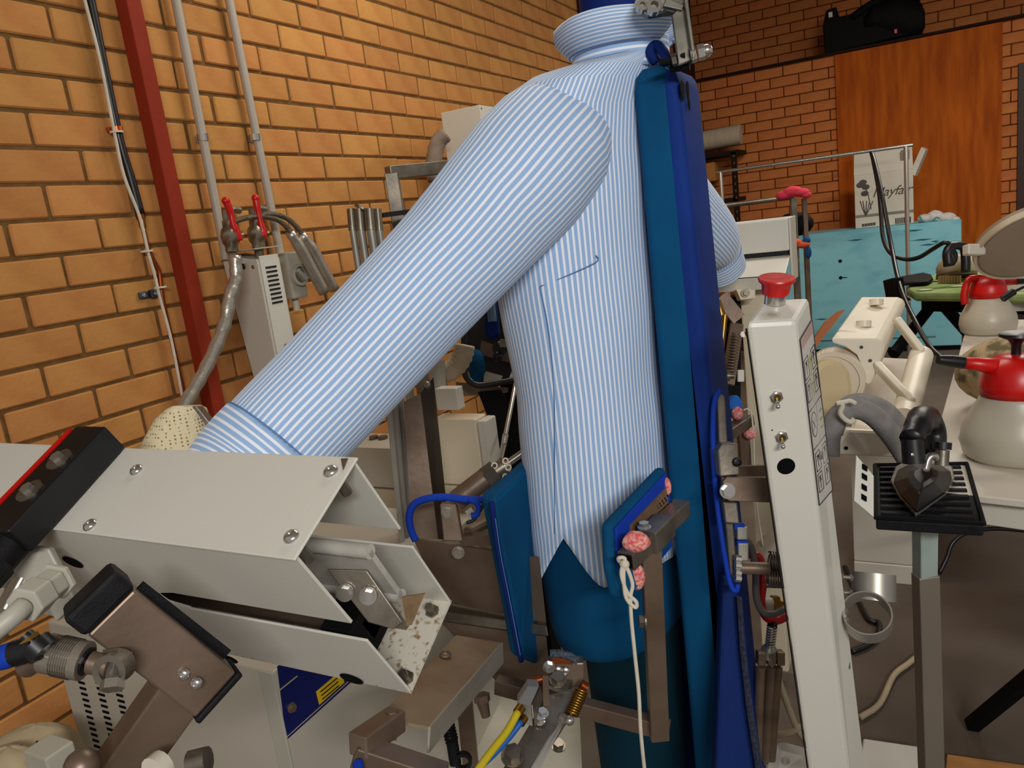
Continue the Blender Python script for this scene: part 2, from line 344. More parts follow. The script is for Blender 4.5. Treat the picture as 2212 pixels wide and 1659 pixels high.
# ================================================================ form finisher: form, shirt, pads
def stripe(name,axis,freq=96):
    m=bpy.data.materials.new(name); m.use_nodes=True; nt=m.node_tree; N=nt.nodes; L=nt.links; b=N['Principled BSDF']
    uv=N.new('ShaderNodeUVMap'); sp=N.new('ShaderNodeSeparateXYZ'); L.new(uv.outputs[0],sp.inputs[0])
    mu=N.new('ShaderNodeMath'); mu.operation='MULTIPLY'; mu.inputs[1].default_value=freq; L.new(sp.outputs[axis],mu.inputs[0])
    fr=N.new('ShaderNodeMath'); fr.operation='FRACT'; L.new(mu.outputs[0],fr.inputs[0])
    rp=N.new('ShaderNodeValToRGB'); e=rp.color_ramp; bl=hexc('98bae4'); wh=hexc('edf0fa')
    e.elements[0].position=0; e.elements[0].color=bl; e.elements[1].position=1; e.elements[1].color=bl
    for p_,c_ in ((.54,bl),(.60,wh),(.93,wh),(.99,bl)): x=e.elements.new(p_); x.color=c_
    L.new(fr.outputs[0],rp.inputs[0]); L.new(rp.outputs[0],b.inputs['Base Color']); b.inputs['Roughness'].default_value=.85
    b.inputs['Sheen Weight'].default_value=.15
    tc=N.new('ShaderNodeTexCoord'); no=N.new('ShaderNodeTexNoise'); no.inputs['Scale'].default_value=14; no.inputs['Detail'].default_value=3; L.new(tc.outputs['Object'],no.inputs[0])
    bp=N.new('ShaderNodeBump'); bp.inputs['Strength'].default_value=.25; bp.inputs['Distance'].default_value=.006; L.new(no.outputs[0],bp.inputs['Height']); L.new(bp.outputs[0],b.inputs['Normal'])
    return m
strL=stripe('striped_cotton_lengthwise',0,120); strC=stripe('striped_cotton_crosswise',1,118)
AN=math.radians(11); TB=V((math.cos(AN),-math.sin(AN),0)); TN=V((-math.sin(AN),-math.cos(AN),0)); TY=1.2
PROF=[(.655,-.485,.098,.145),(.665,-.485,.104,.155),(.69,-.485,.108,.162),(.80,-.485,.112,.172),(.95,-.48,.112,.18),(1.12,-.475,.108,.178),(1.28,-.475,.113,.19),(1.40,-.475,.116,.193),(1.49,-.468,.112,.192),(1.55,-.455,.106,.183),(1.585,-.44,.098,.165),(1.602,-.425,.088,.138),(1.611,-.408,.078,.106),(1.617,-.397,.07,.072),(1.624,-.392,.064,.064)]
def sec(z):
    if z<=PROF[0][0]: return PROF[0][1:]
    for a_,b_ in zip(PROF,PROF[1:]):
        if z<=b_[0]:
            t=(z-a_[0])/(b_[0]-a_[0]); return tuple(a_[i]+(b_[i]-a_[i])*t for i in (1,2,3))
    return PROF[-1][1:]
def tp(th,z,off=0):
    cx,hx,hy=sec(z); e=.86; c=math.cos(th); s=math.sin(th)
    return V((cx,TY,z))+TB*(hx+off)*math.copysign(abs(c)**e,c)+TN*(hy+off)*math.copysign(abs(s)**e,s)
def tp_at(x,y,th0=40,th1=150):
    """point of the torso surface seen at a pixel"""
    best=None
    for i in range(0,71):
        th=math.radians(th0+(th1-th0)*i/70)
        for z in (lambda A: [A])(None):
            r=ray(x,y)
            lo,hi=.7,1.64
            for k in range(18):
                mid=(lo+hi)/2
                if proj(tp(th,mid))[1]>y: lo=mid
                else: hi=mid
            p=tp(th,lo); d=abs(proj(p)[0]-x)
            if best is None or d<best[0]: best=(d,th,lo)
    return best[1],best[2]
form=thing('pressing_form','blue padded body form of the shirt finishing machine under the shirt','pressing form',(-.5,1.2,0))
nr=44
ob('body_pad',loft([[tp(2*math.pi*j/nr,z,-.006) for j in range(nr)] for z in (.655,.66,.672,.70,.74,.8,.9,1.0,1.12,1.28,1.4,1.49,1.55,1.59,1.62)]),teal,form,smooth=True)
ob('neck',[lathe([(.056,0),(.056,.11),(.05,.12)],(-.392,1.2,1.61),EZ,24)],navy,form,smooth='auto')
ob('neck_handle',[tube(spline([P(1418,135,1.1),P(1405,112,1.1),P(1418,98,1.1),P(1436,118,1.08),P(1440,140,1.08)],5),.0075,10)],navy,form,smooth=True)
ob('lower_column',loft([[V((-.47,1.2,z))+TB*a_*math.cos(2*math.pi*j/20)+TN*b_*math.sin(2*math.pi*j/20) for j in range(20)] for z,a_,b_ in ((0.0,.075,.1),(.3,.075,.1),(.67,.08,.11))]),mat('dark_teal_cover','06303f',.8,0,.2,5),form,smooth='auto')
sk=mat('royal_skirt','173f9a',.65,0,.15,4,bump=.1)
ob('skirt',loft([[PY(x,y,1.30)+V((0,.03*math.sin(6.28*j/10),0)) for j,(x,y) in enumerate(zip([a_+(b_-a_)*k/9 for k in range(10)],[yy]*10))]+[PY(a_+(b_-a_)*k/9,yy,1.33)+V((0,.02,0)) for k in range(9,-1,-1)] for yy,a_,b_ in ((1130,1425,1500),(1300,1432,1520),(1500,1445,1560),(1720,1455,1590))]),sk,form,smooth=True)
# shirt
shirt=thing('shirt','light blue and white striped long-sleeved shirt stretched on the pressing form','shirt',(-.5,1.2,.79))
nc,nrow=96,46
def hem(th):
    d=(math.degrees(th))%360
    side=lambda a0: max(0,1-abs(d-a0)/26)
    fr=.812+.012*math.sin(th*9)*.4
    bk=.80+.006*math.sin(th*11)
    base=fr if (d<83 or d>277) else bk
    s=max(side(83),side(277)); return base+(.905-base)*s**1.15
us=[0]
for j in range(nc): us.append(us[-1]+(tp(2*math.pi*(j+1)/nc,1.3)-tp(2*math.pi*j/nc,1.3)).length)
rings=[];uv=[]
for i in range(nrow+1):
    t=i/nrow; r=[]
    for j in range(nc+1):
        th=2*math.pi*j/nc; h0=hem(th); z=h0+(1.62-h0)*t; 
        o=.004+.0012*math.sin(th*7+z*9)+.001*math.sin(z*31+th*3)
        if t<.06: o+=.004*(1-t/.06)
        r.append(tp(th,z,o)); uv.append((us[j]*(1.0),z))
    rings.append(r)
ob('body',loft(rings,False,False),strL,shirt,smooth=True,uv=uv,solid=.0012)
def sleeve(name,path,par,a0=0):
    pts=spline([p for p,r in path],5); rr=[]
    for i in range(len(pts)):
        s=i/5; k=min(int(s),len(path)-2); t=s-k; rr.append(path[k][1]*(1-t)+path[k+1][1]*t)
    T,N_=frames(pts); R=[];uv=[]; n=64; L=0
    for i,p in enumerate(pts):
        if i: L+=(p-pts[i-1]).length
        bb=T[i].cross(N_[i]); row=[]
        for j in range(n+1):
            a=2*math.pi*j/n+a0; q_=rr[i]*(1+.012*math.sin(a*3+L*9)+.008*math.sin(a*5-L*21))
            row.append(p+q_*(math.cos(a)*N_[i]+math.sin(a)*bb)); uv.append((2*math.pi*j/n*.079,L))
        R.append(row)
    return R,uv
def ringset(path,outward):
    """rings of a sleeve: (centre, half-width, half-height); the first lies in the armhole plane"""
    cs=spline([p for p,_,_ in path],5); hw=[];hh=[]
    for i in range(len(cs)):
        s=i/5; k=min(int(s),len(path)-2); t=s-k; hw.append(path[k][1]*(1-t)+path[k+1][1]*t); hh.append(path[k][2]*(1-t)+path[k+1][2]*t)
    T,_=frames(cs); R=[];uv=[];n=64;L=0
    for i,c in enumerate(cs):
        if i: L+=(c-cs[i-1]).length
        t=T[i]
        u=(TB-t*TB.dot(t)).normalized(); v=t.cross(u); v=v if v.z>0 else -v; row=[]
        for j in range(n+1):
            a=2*math.pi*j/n-math.pi*.5; fm=max(0,min(1,(L-.22)/.2))*max(0,math.sin(a))**2*(.5-.5*math.cos(a)); g=1+.010*math.sin(a*3+L*9)+.006*math.sin(a*5-L*21)+.022*fm*math.sin(a*17+L*5)
            row.append(c+g*(u*hw[i]*math.cos(a)+v*hh[i]*math.sin(a))); uv.append((2*math.pi*j/n*.079,L))
        R.append(row)
    return R,uv
SP=[((1300,205,1.26),.05,.05),((1236,270,1.18),.076,.08),((1180,330,1.118),.096,.098),((1128,388,1.08),.094,.097),((1065,460,1.06),.085,.092),((975,560,1.04),.083,.084),((880,660,1.015),.080,.080),((785,762,.99),.078,.0775),((695,860,.965),.076,.0755),((628,930,.945),.0745,.0745),((592,968,.935),.0735,.0735)]
R,uv=ringset([(P(*p),a,b) for p,a,b in SP],TN)
ob('sleeve',loft(R,False,False),strL,shirt,smooth=True,uv=uv,solid=.0012)
R,uv=sleeve('cuff',[(P(600,960,.937),.0765),(P(574,988,.93),.0765),(P(540,1026,.92),.075),(P(500,1068,.905),.07)],shirt)
ob('cuff',loft(R,False,False),strC,shirt,smooth=True,uv=uv,solid=.0015)
e=P(600,960,.937); ee=P(540,1026,.92)-e
stitch=mat('seam_thread','6d93c4',.8)
def seam(pts,r=.0011,name='seam'): return ob(name,tube(spline(pts,5),r,6),stitch,shirt,smooth=True)
ax=ee.normalized(); u_=ax.orthogonal().normalized(); w_=ax.cross(u_)
seam([e+.0775*(math.cos(t)*u_+math.sin(t)*w_) for t in [2*math.pi*k/20 for k in range(21)]])
FS=[(V((-.47,1.34,1.50)),.092),(V((-.455,1.42,1.47)),.088),(V((-.43,1.56,1.40)),.08),(V((-.405,1.70,1.325)),.072),(PY(1535,530,1.80),.064),(PY(1548,560,1.84),.06)]
R,uv=sleeve('sleeve',FS,shirt); ob('sleeve',loft(R,False,False),strL,shirt,smooth=True,uv=uv,solid=.0012)
R,uv=sleeve('cuff',[(PY(1543,548,1.825),.063),(PY(1556,580,1.86),.061)],shirt); ob('cuff',loft(R,True,False),strC,shirt,smooth=True,uv=uv)
# armhole, pocket and side seams
def sp(x,y,o=.0065):
    th,z=tp_at(x,y); return tp(th,z,o)
seam([sp(1172,618),sp(1230,592),sp(1285,565),sp(1312,551)],.001)
seam([sp(1172,618),sp(1190,720),sp(1200,850),sp(1203,1000),sp(1205,1150)],.001)
# turned-up collar
NC=V((-.392,1.2,0)); R=[];uv=[]
def colr(t,k):
    """t angle from the front opening, k height 0..1"""
    r0=.075; fl=.02*math.sin(k*1.9)*(1+.5*max(0,math.cos(t))**2); 
    r=r0+fl+.003*math.sin(t*5)*k; z=1.634+.042*k+.004*math.cos(t-1.2)*k-.012*k*max(0,math.cos(t))**3
    return NC+V((0,0,z))+TB*r*math.cos(t)*1.05+TN*r*math.sin(t)
n=60
for i in range(9):
    k=i/8; row=[]
    for j in range(n+1):
        t=math.radians(14)+math.radians(332)*j/n; row.append(colr(t,k)); uv.append((j/n*.5,k*.085))
    R.append(row)
ob('collar',loft(R,False,False),strC,shirt,smooth=True,uv=uv,solid=.0016)
R=[];uv=[]
for i in range(5):
    k=i/4; row=[]
    for j in range(n+1):
        t=math.radians(-8)+math.radians(376)*j/n; z=1.600+.044*k; r=.0735-.003*k
        row.append(NC+V((-.004*(1-k),0,z))+TB*r*1.04*math.cos(t)+TN*r*math.sin(t)); uv.append((j/n*.45,k*.04))
    R.append(row)
ob('collar_band',loft(R,False,False),strC,shirt,smooth=True,uv=uv,solid=.0016)
# front placket pad
pad=thing('placket_pad','tall narrow teal and navy pressing pad clamped against the shirt front','pressing pad',(-.32,1.19,.25))
def rrect(x0,x1,y0,y1,z,r,n=5):
    o=[]
    for cx,cy,a0 in ((x1-r,y0+r,-90),(x1-r,y1-r,0),(x0+r,y1-r,90),(x0+r,y0+r,180)):
        for k in range(n+1):
            a=math.radians(a0+90*k/n); o.append(V((cx+r*math.cos(a),cy+r*math.sin(a),z)))
    return o
def padring(z,x0,x1,r,ins=0):
    s=(1.6-z); x0=x0+.004*s; x1=x1+.031*s
    return rrect(x0+ins,x1-ins,1.12+ins,1.25-ins,z,max(.004,r-ins))
zs=[.25,.6,.9,1.2,1.43,1.563]
ob('padding',loft([padring(z,-.354,-.298,.014) for z in zs]+[padring(1.581,-.354,-.298,.014,.004),padring(1.591,-.354,-.298,.016,.013),padring(1.594,-.354,-.298,.016,.024)]),teal,pad,smooth='auto')
worn=mat('worn_navy_cover','17398c',.75,0,.3,3,col2='0c2562',bump=.15,contrast=(.35,.75))
ob('back_cover',loft([padring(z,-.313,-.288,.012) for z in zs]+[padring(1.576,-.313,-.288,.012,.003),padring(1.584,-.313,-.288,.012,.008)]),worn,pad,smooth='auto')
blk=mat('torn_hole','050507',.9)
xq=-.2855
for px_,py_,w_,h_ in ((1473,196,.026,.028),(1485,197,.016,.028),(1488,226,.012,.016)):
    c=PX(px_,py_,xq+.002); pl=[c+V((0,w_*.5*math.cos(a)*(.8+.3*math.sin(3*a)),h_*.5*math.sin(a))) for a in [k*math.pi/4 for k in range(8)]]
    ob('torn_hole',slab(pl,(.0012,0,0)),blk,pad)
ob('zip',[tube([P(x,y,1.17) for x,y in ((1597,1290),(1604,1400),(1618,1530),(1642,1690))],.0045,6),tube([P(x,y,1.17) for x,y in ((1600,1290),(1608,1400),(1624,1530),(1650,1690))],.002,6)],mat('zip_grey','3a3f52',.6,0,.3,200),pad)
ob('lower_cover',[slab([P(x,y,1.185) for x,y in ((1562,1240),(1592,1285),(1606,1300),(1622,1480),(1648,1700),(1545,1700))],FW*.03)],mat('blue_lower_cover','102c6c',.65,0,.15,5),pad,bev=.006)
ob('steel_backplate',[slab([P(x,y,1.145) for x,y in ((1550,858),(1556,850),(1566,856),(1572,960),(1590,1200),(1588,1255),(1578,1240),(1556,1010))],FW*.012)],steel,pad,bev=.002)
ob('cover_binding',tube(spline([P(x,y,1.14) for x,y in ((1556,842),(1543,870),(1540,940),(1545,1050),(1560,1170),(1577,1260),(1590,1276),(1594,1262))],4),.004,8),royal,pad,smooth=True)
# brackets between pad and control post
br=thing('pad_bracket','pair of flat steel arms linking the placket pad to the white control post','bracket',P(1600,1060,1.13))
ob('arm',[slab([P(x,y,1.1) for x,y in ((1562,1040),(1572,1031),(1660,1031),(1664,1086),(1575,1082),(1564,1072))],FW*.01)],steelb,br,bev=.001)
ob('arm',[slab([P(x,y,1.16) for x,y in ((1590,1007),(1655,1005),(1658,1030),(1592,1032))],FW*.01)],steelb,br,bev=.001)
ob('block',[slab([P(x,y,1.11) for x,y in ((1551,975),(1560,958),(1595,958),(1598,1026),(1556,1030))],FW*.05)],steel,br,bev=.002)
ob('block',[slab([P(x,y,1.12) for x,y in ((1562,1085),(1593,1087),(1598,1132),(1568,1130))],FW*.04)],steel,br,bev=.002)
ob('bolt',bolt(P(1571,1060,1.099),-FW,.0085,True),chrome,br); ob('bolt',bolt(P(1592,998,1.108),-FW,.007),dark,br)
# neck clamp
ncl=thing('neck_clamp','zinc plated neck clamp lever with bolts above the shirt collar','clamp',P(1480,110,1.1))
zinc=mat('zinc_plate','8d8a80',.35,.9,.25,25,col2='5f5c52')
D=1.03
ob('upper_plate',[slab([P(x,y,D) for x,y in ((1380,-40),(1482,-40),(1478,5),(1470,24),(1400,34),(1382,22))],FW*.012)],zinc,ncl,bev=.002)
ob('lever_arm',[slab([P(x,y,D-.02) for x,y in ((1452,32),(1482,2),(1497,128),(1466,140))],FW*.006),slab([P(x,y,D-.03) for x,y in ((1478,0),(1486,-5),(1503,120),(1497,132))],FW*.02),slab([P(x,y,D-.025) for x,y in ((1440,-6),(1478,10),(1474,22),(1432,12))],FW*.008)],zinc,ncl,bev=.001)
ob('bolt',[ring(P(1414,10,D-.012),FW,.0105,.012,.005,16),cyl(P(1414,10,D-.002),P(1414,10,D+.01),.014,18)],chrome,ncl,smooth='auto')
ob('bolt',[ring(P(1388,10,D-.008),FW,.0075,.012,.0035,16),cyl(P(1388,10,D-.002),P(1388,10,D+.01),.011,18)],chrome,ncl,smooth='auto')
ob('threaded_rod',[cyl(P(1425,136,D),P(1480,120,D-.02),.004,10)],rubber,ncl)
ob('nut',[cyl(P(1452,131,D-.01),P(1462,128,D-.012),.0085,6)],zinc,ncl); ob('nut',[cyl(P(1492,120,D-.02),P(1504,116,D-.022),.0105,6)],chrome,ncl); ob('dome_nut',[cyl(P(1508,115,D-.024),P(1522,111,D-.026),.0105,6),ball(P(1526,110,D-.027),.0085)],chrome,ncl,smooth='auto')
ob('dark_grip',[cyl(P(1448,146,D+.01),P(1490,140,D),.007,10)],rubber,ncl)
# rear tail pad on the left of the shirt
bp_=thing('pressing_pad','dark blue leaning pad pressing the back of the shirt','pressing pad',P(1120,1425,1.3))
pl=[P(1064,1082,1.17),P(1078,1070,1.18),P(1155,996,1.27),P(1168,1440,1.33),P(1128,1424,1.24),P(1112,1330,1.215)]
ob('pad',slab(pl,V((-.03,.012,0))),teal,bp_,bev=.008,smooth=False)
ob('piping',tube(spline([P(1062,1085,1.168),P(1075,1180,1.185),P(1095,1280,1.205),P(1112,1360,1.22),P(1126,1428,1.24)],4),.0045,8),navy,bp_,smooth=True)
ob('edge_stitching',tube(spline([P(1070,1120,1.165),P(1082,1200,1.18),P(1100,1290,1.195),P(1124,1415,1.228)],4),.0006,5),stitch,bp_)
# front tail pad, seen from behind
tpad=thing('tail_pad','small blue pressing pad with pink lining clamping the front shirt tail','pressing pad',P(1390,1300,1.05))
t1=[P(1438,1008,1.12),P(1318,1135,1.0),P(1322,1230,1.0),P(1336,1296,1.0),P(1365,1290,1.01),P(1452,1180,1.12),P(1450,1080,1.12)]
nrm=((t1[1]-t1[0]).cross(EZ)).normalized()
if nrm.dot(FW)<0: nrm=-nrm
ob('cushion',slab(t1,nrm*.016),teal,tpad,bev=.006)
def ins(x,y): 
    k=(x-1318)/(1438-1318); return P(x,y,1.0+.12*k)-nrm*.001
t2=[ins(*a_) for a_ in ((1434,1020),(1324,1140),(1328,1228),(1342,1284),(1362,1280),(1446,1180),(1444,1080))]
ob('binding',slab(t2,-nrm*.004),royal,tpad,bev=.0015)
perf=mat('perforated_steel','94765e',.45,.3,.2,30)
ob('perforated_plate',slab([ins(x,y)-nrm*.004 for x,y in ((1430,1052),(1352,1132),(1350,1190),(1440,1120))],-nrm*.002),perf,tpad)
hl=[]
for i in range(13):
    for j in range(4):
        x=1362+i*5.6+(j%2)*2.8; y=1128-i*5.7+j*10; 
        if y>1060-(x-1440)*1.0 and y<1190-(x-1352): c=ins(x,y)-nrm*.0062; hl.append(cyl(c,c-nrm*.0004,.0019,6))
hl and ob('plate_hole',hl,blk,tpad)
def rag(c,r,n=14,par=None,name='pink_lining',ax=(EX,EY,EZ),m=pink):
    v,f=ball(c,*r,n=n,ax=ax); v=[p+V((random.uniform(-1,1),random.uniform(-1,1),random.uniform(-1,1)))*r[0]*.07 for p in v]
    return ob(name,(v,f),m,par,smooth=True,sub=1)
rag(P(1374,1170,.972),(.019,.012,.014),par=tpad,ax=(RR,FW,UU)); rag(ins(1362,1240)-nrm*.008,(.012,.012,.022),par=tpad); rag(ins(1434,1050)-nrm*.004,(.007,.006,.014),par=tpad)
# steel tube frame carrying it
fr=thing('steel_stand','square steel tube frame standing in front of the blue form','steel frame',P(1420,1585,1.07))
def sq(a,b,w,h,up=EZ):
    d=(b-a).normalized(); s=d.cross(up).normalized(); u=s.cross(d)
    return hexa([a-s*w/2-u*h/2,a-s*w/2+u*h/2,a+s*w/2+u*h/2,a+s*w/2-u*h/2,b-s*w/2-u*h/2,b-s*w/2+u*h/2,b+s*w/2+u*h/2,b+s*w/2-u*h/2])
ob('stub_tube',[sq(P(1352,1212,.985),P(1475,1095,1.11),.024,.024)],steel,fr,bev=.0015)
ob('stub_opening',[sq(P(1351.0,1213,.9838),P(1352.2,1211.8,.985),.018,.018)],blk,fr)
ob('clamp_sleeve',[sq(P(1398,1172,1.02),P(1438,1132,1.06),.029,.03)],steel,fr,bev=.0015)
ob('upright',[sq(P(1405,1175,1.035),P(1424,1592,1.13),.027,.022,FW)],steelb,fr,bev=.0015)
ob('bottom_rail',[sq(P(1446,1578,1.13),P(1072,1478,1.22),.02,.026)],steelb,fr,bev=.0015)
ob('bolt',bolt(P(1394,1342,1.06),-RR,.0085,True),steel,fr); ob('bolt',bolt(P(1392,1140,1.015),EZ,.007,True),chrome,fr)
one('tie_string',[tube(spline([P(x,y,d) for x,y,d in ((1348,1222,.975),(1336,1210,.97),(1338,1205,.965),(1350,1208,.965),(1347,1240,.965),(1352,1290,.965),(1372,1312,.965),(1374,1300,.965),(1355,1280,.965),(1342,1240,.965),(1350,1220,.965),(1366,1260,.965),(1362,1290,.966),(1364,1340,.968),(1372,1420,.975),(1380,1500,.985),(1384,1580,1.0),(1394,1680,1.02))],6),.0026,8),ball(P(1349,1219,.967),.0065)],cord_w,'white tie cord knotted on the tail pad and hanging down','cord',smooth=True)
# ================================================================ near cuff clamp housing
K=.917
def P_(x,y,d): return P(x,y,d*K)
X0=-.4548; CO=V((X0,.425,1.152)); CU=V((0,.870,.493)).normalized(); CW=V((0,.493,-.870)).normalized(); CN=-CW
def cp_(x,u,w): return V((x,CO.y,CO.z))+CU*u*K+CW*w*K
XE=-1.32; W_,H_=.117,.254; T_=.0032
clamp=thing('cuff_clamp_housing','long white sheet-metal cuff clamp housing in the left foreground','machine housing',cp_(-.8,.06,.254))
def strip(x0,x1,u0,u1,w0,w1):
    return hexa([cp_(x0,u0,w0),cp_(x0,u1,w0),cp_(x0,u1,w1),cp_(x0,u0,w1),cp_(x1,u0,w0),cp_(x1,u1,w0),cp_(x1,u1,w1),cp_(x1,u0,w1)])
def plane_pt(x,y,p0,n): r=ray(x,y); return C0+r*((p0-C0).dot(n)/r.dot(n))
xs=plane_pt(388,1325,cp_(X0,0,.12),CU).x
ob('cover_plate',[strip(XE,X0+.002,-.003,W_+.003,-T_,0)],white,clamp,bev=.0012)
ob('front_panel',[strip(XE,X0,0,T_,0,.109),strip(XE,xs-.012,0,T_,.109,.143),slab([cp_(xs-.012,0,.109),cp_(xs+.03,0,.109),cp_(xs,0,.116),cp_(xs-.004,0,.126),cp_(xs,0,.136),cp_(xs+.03,0,.143),cp_(xs-.012,0,.143)],CU*T_)],white,clamp)
ob('front_lip',[strip(XE,X0,0,T_,.143,H_)],white,clamp,bev=.001)
ob('rear_flap',[strip(XE,X0,W_-T_,W_,0,.109)],white,clamp,bev=.001)
ob('rear_panel',[strip(XE,X0,W_-T_,W_,.141,H_)],white,clamp,bev=.001)
dust=mat('dusty_floor_plate','d0cabb',.7,0,.3,130,col2='8a6a45',contrast=(.3,.46))
ob('floor_plate',[strip(XE,X0,0,W_,H_-T_,H_)],dust,clamp)
for x,y in ((295,1016),(195,1135),(715,1019),(630,1160)):
    c=plane_pt(x,y,cp_(X0,0,-T_),CN); ob('button_bolt',bolt(c,CN,.0075),chrome,clamp,smooth='auto')
for x,y in ((738,1047),(655,1190)): c=plane_pt(x,y,cp_(X0,0,.006),CN); ob('bolt_end',cyl(c+CW*.012,c-CW*.004,.005,8),steel,clamp)
for x,y,r in ((495,1422,.0125),(760,1465,.0135),(158,1213,.014)):
    c=plane_pt(x,y,cp_(X0,0,.2),CU); ob('slot_hole',[slab([c-CU*.0006+EX*r*1.1*math.cos(a)+CW*r*.75*math.sin(a) for a in [k*math.pi/9 for k in range(18)]],-CU*.0006)],blk,clamp)
ob('notch',[slab([plane_pt(x,y,cp_(X0,0,-T_*1.25),CN) for x,y in ((737,992),(752,991),(742,1016),(739,1002))],CN*.001)],steelb,clamp)
# inside: extrusion, mounting plate, screws
xi=X0-.002
b1=PX(800,1192,xi); b2=PX(868,1288,xi); dr=(b2-b1).normalized(); nn=EX.cross(dr).normalized()
prof=[]
for k in range(-2,11): a=math.radians(-60+30*k-90); 
def boss(c,r,n=14): return cyl(c,c-EX*.5,r,n)
ob('aluminium_rail',[boss(b1,.0075),boss(b2,.0075),obox((b1+b2)/2-EX*.25,EX,dr,nn,.5,(b2-b1).length,.006)],mat('dull_aluminium','d2cdc2',.5,.1,.15,30),clamp,smooth='auto')
mp=[PX(x,y,xi-.01) for x,y in ((708,1232),(790,1232),(850,1312),(888,1352),(882,1378),(842,1356))]
ob('mounting_plate',[slab([PX(x,y,xi-.03) for x,y in ((790,1228),(885,1352),(878,1362),(782,1240))],-EX*.05)],steel,clamp,bev=.001)
c1=PX(786,1238,xi-.02); ob('mounting_face',[slab([P_(x,y,.80) for x,y in ((706,1230),(792,1232),(870,1345),(850,1360),(795,1345))],FW*.004)],steel,clamp,bev=.001)
for x,y in ((745,1280),(795,1287)): ob('hex_bolt',bolt(P_(x,y,.797),-FW,.0065,True),chrome,clamp)
ob('angle_plate',[slab([P_(x,y,.77) for x,y in ((868,1290),(918,1282),(890,1350),(878,1352))],FW*.003)],mat('rusty_plate','8b6f4c',.7,.3,.3,40),clamp)
for x,y in ((935,1322),(880,1466)):
    c=plane_pt(x,y,cp_(X0,0,H_-T_),CN); ob('screw',[cyl(c,c+CN*.012,.0045,8),cyl(c,c+CN*.003,.008,6)],steel,clamp)
ob('inner_bar',[strip(X0-.45,X0-.035,.03,.05,.17,.2)],steelb,clamp); ob('inner_block',[strip(X0-.075,X0-.035,.012,.06,.16,.215)],blackm,clamp,bev=.002)
# black switch bar across the housing
k=plane_pt(150,1076,cp_(X0,0,-.0),CN); bar=thing('black_clamp_bar','black plastic bar bolted across the white cuff clamp housing','clamp bar',k)
av=CU; ob('bar',[obox(k-CW*.0215,EX,CU,CN,.052,.142,.035)],dark,bar,bev=.0025)
for x,y in ((128,993),(64,1061)):
    c=plane_pt(x,y,k-CW*.039,CN); ob('washer',cyl(c,c+CN*.0018,.014,24),steel,bar); ob('hex_screw',[cyl(c+CN*.0018,c+CN*.007,.0068,6)],chrome,bar)
ob('red_backing',[obox(k-CW*.022-EX*.03,EX,CU,CN,.007,.13,.035)],redp,bar)
g=k-CU*.07-CW*.014; ob('cable_gland',[cyl(g+CU*.008,g-CU*.02,.019,14),cyl(g-CU*.02,g-CU*.042,.0215,6)],rubber,bar,smooth='auto')
ob('cable',tube(spline([g-CU*.03,g-CU*.06-EX*.004,g-CU*.1-EX*.05+CW*.02,g-CU*.13-EX*.16+CW*.03],5),.0075,10),cord_w,bar,smooth=True)
# cuff felt pad behind the housing
felt=mat('cream_mesh_felt','d9cca9',.95,0,.15,40,bump=.3)
_n=felt.node_tree.nodes; _l=felt.node_tree.links; _v=_n.new('ShaderNodeTexVoronoi'); _v.inputs['Scale'].default_value=210; _v.inputs['Randomness'].default_value=.15
_c=_n.new('ShaderNodeTexCoord'); _l.new(_c.outputs['Object'],_v.inputs['Vector']); _r=_n.new('ShaderNodeMapRange'); _r.inputs[1].default_value=.22; _r.inputs[2].default_value=.34; _l.new(_v.outputs['Distance'],_r.inputs[0])
_m=_n.new('ShaderNodeMix'); _m.data_type='RGBA'; _m.inputs[6].default_value=hexc('94784c'); _m.inputs[7].default_value=hexc('dccfac'); _l.new(_r.outputs[0],_m.inputs[0]); _l.new(_m.outputs[2],_n['Principled BSDF'].inputs['Base Color'])
cf=thing('cuff_former','cream mesh covered cuff former beside the shirt cuff','cuff former',P(390,985,1.0))
ob('felt_cover',loft([[P(x,y,1.0)+FW*.0+ (RR*math.cos(a)*w_+FW*.035*math.sin(a)) for a in [2*math.pi*j/20 for j in range(20)]] for x,y,w_ in ((372,1090,.062),(372,1010,.052),(384,950,.043),(395,905,.034),(404,882,.022),(405,876,.012))]),felt,cf,smooth=True)
ob('steel_rim',[slab([P(x,y,.925) for x,y in ((414,878),(424,877),(462,925),(476,945),(468,946),(446,920))],FW*.02)],steel,cf,bev=.001)
# white gland and hose at the frame's left edge
wg=thing('white_cable_gland','large white plastic hose gland under the left end of the clamp housing','hose gland',P_(90,1300,.66))
ga,gb=P_(118,1258,.69),P_(52,1308,.65)
ob('gland_nut',[cyl(ga,ga+(gb-ga)*.45,.0135,6),cyl(ga+(gb-ga)*.45,gb,.0155,6)],grey,wg,bev=.0015); ob('collar',[cyl(ga-(gb-ga)*.12,ga,.0165,6)],grey,wg,bev=.001)
ob('hose',tube(spline([gb,P_(30,1330,.64),P_(-20,1370,.63)],5),.008,12),grey,wg,smooth=True)
one('mounting_bracket',[slab([P_(x,y,.86) for x,y in ((0,1175),(105,1185),(165,1300),(120,1345),(92,1290),(0,1270))],FW*.01)],grey,'pale grey mounting plate behind the white hose gland','bracket',bev=.002)
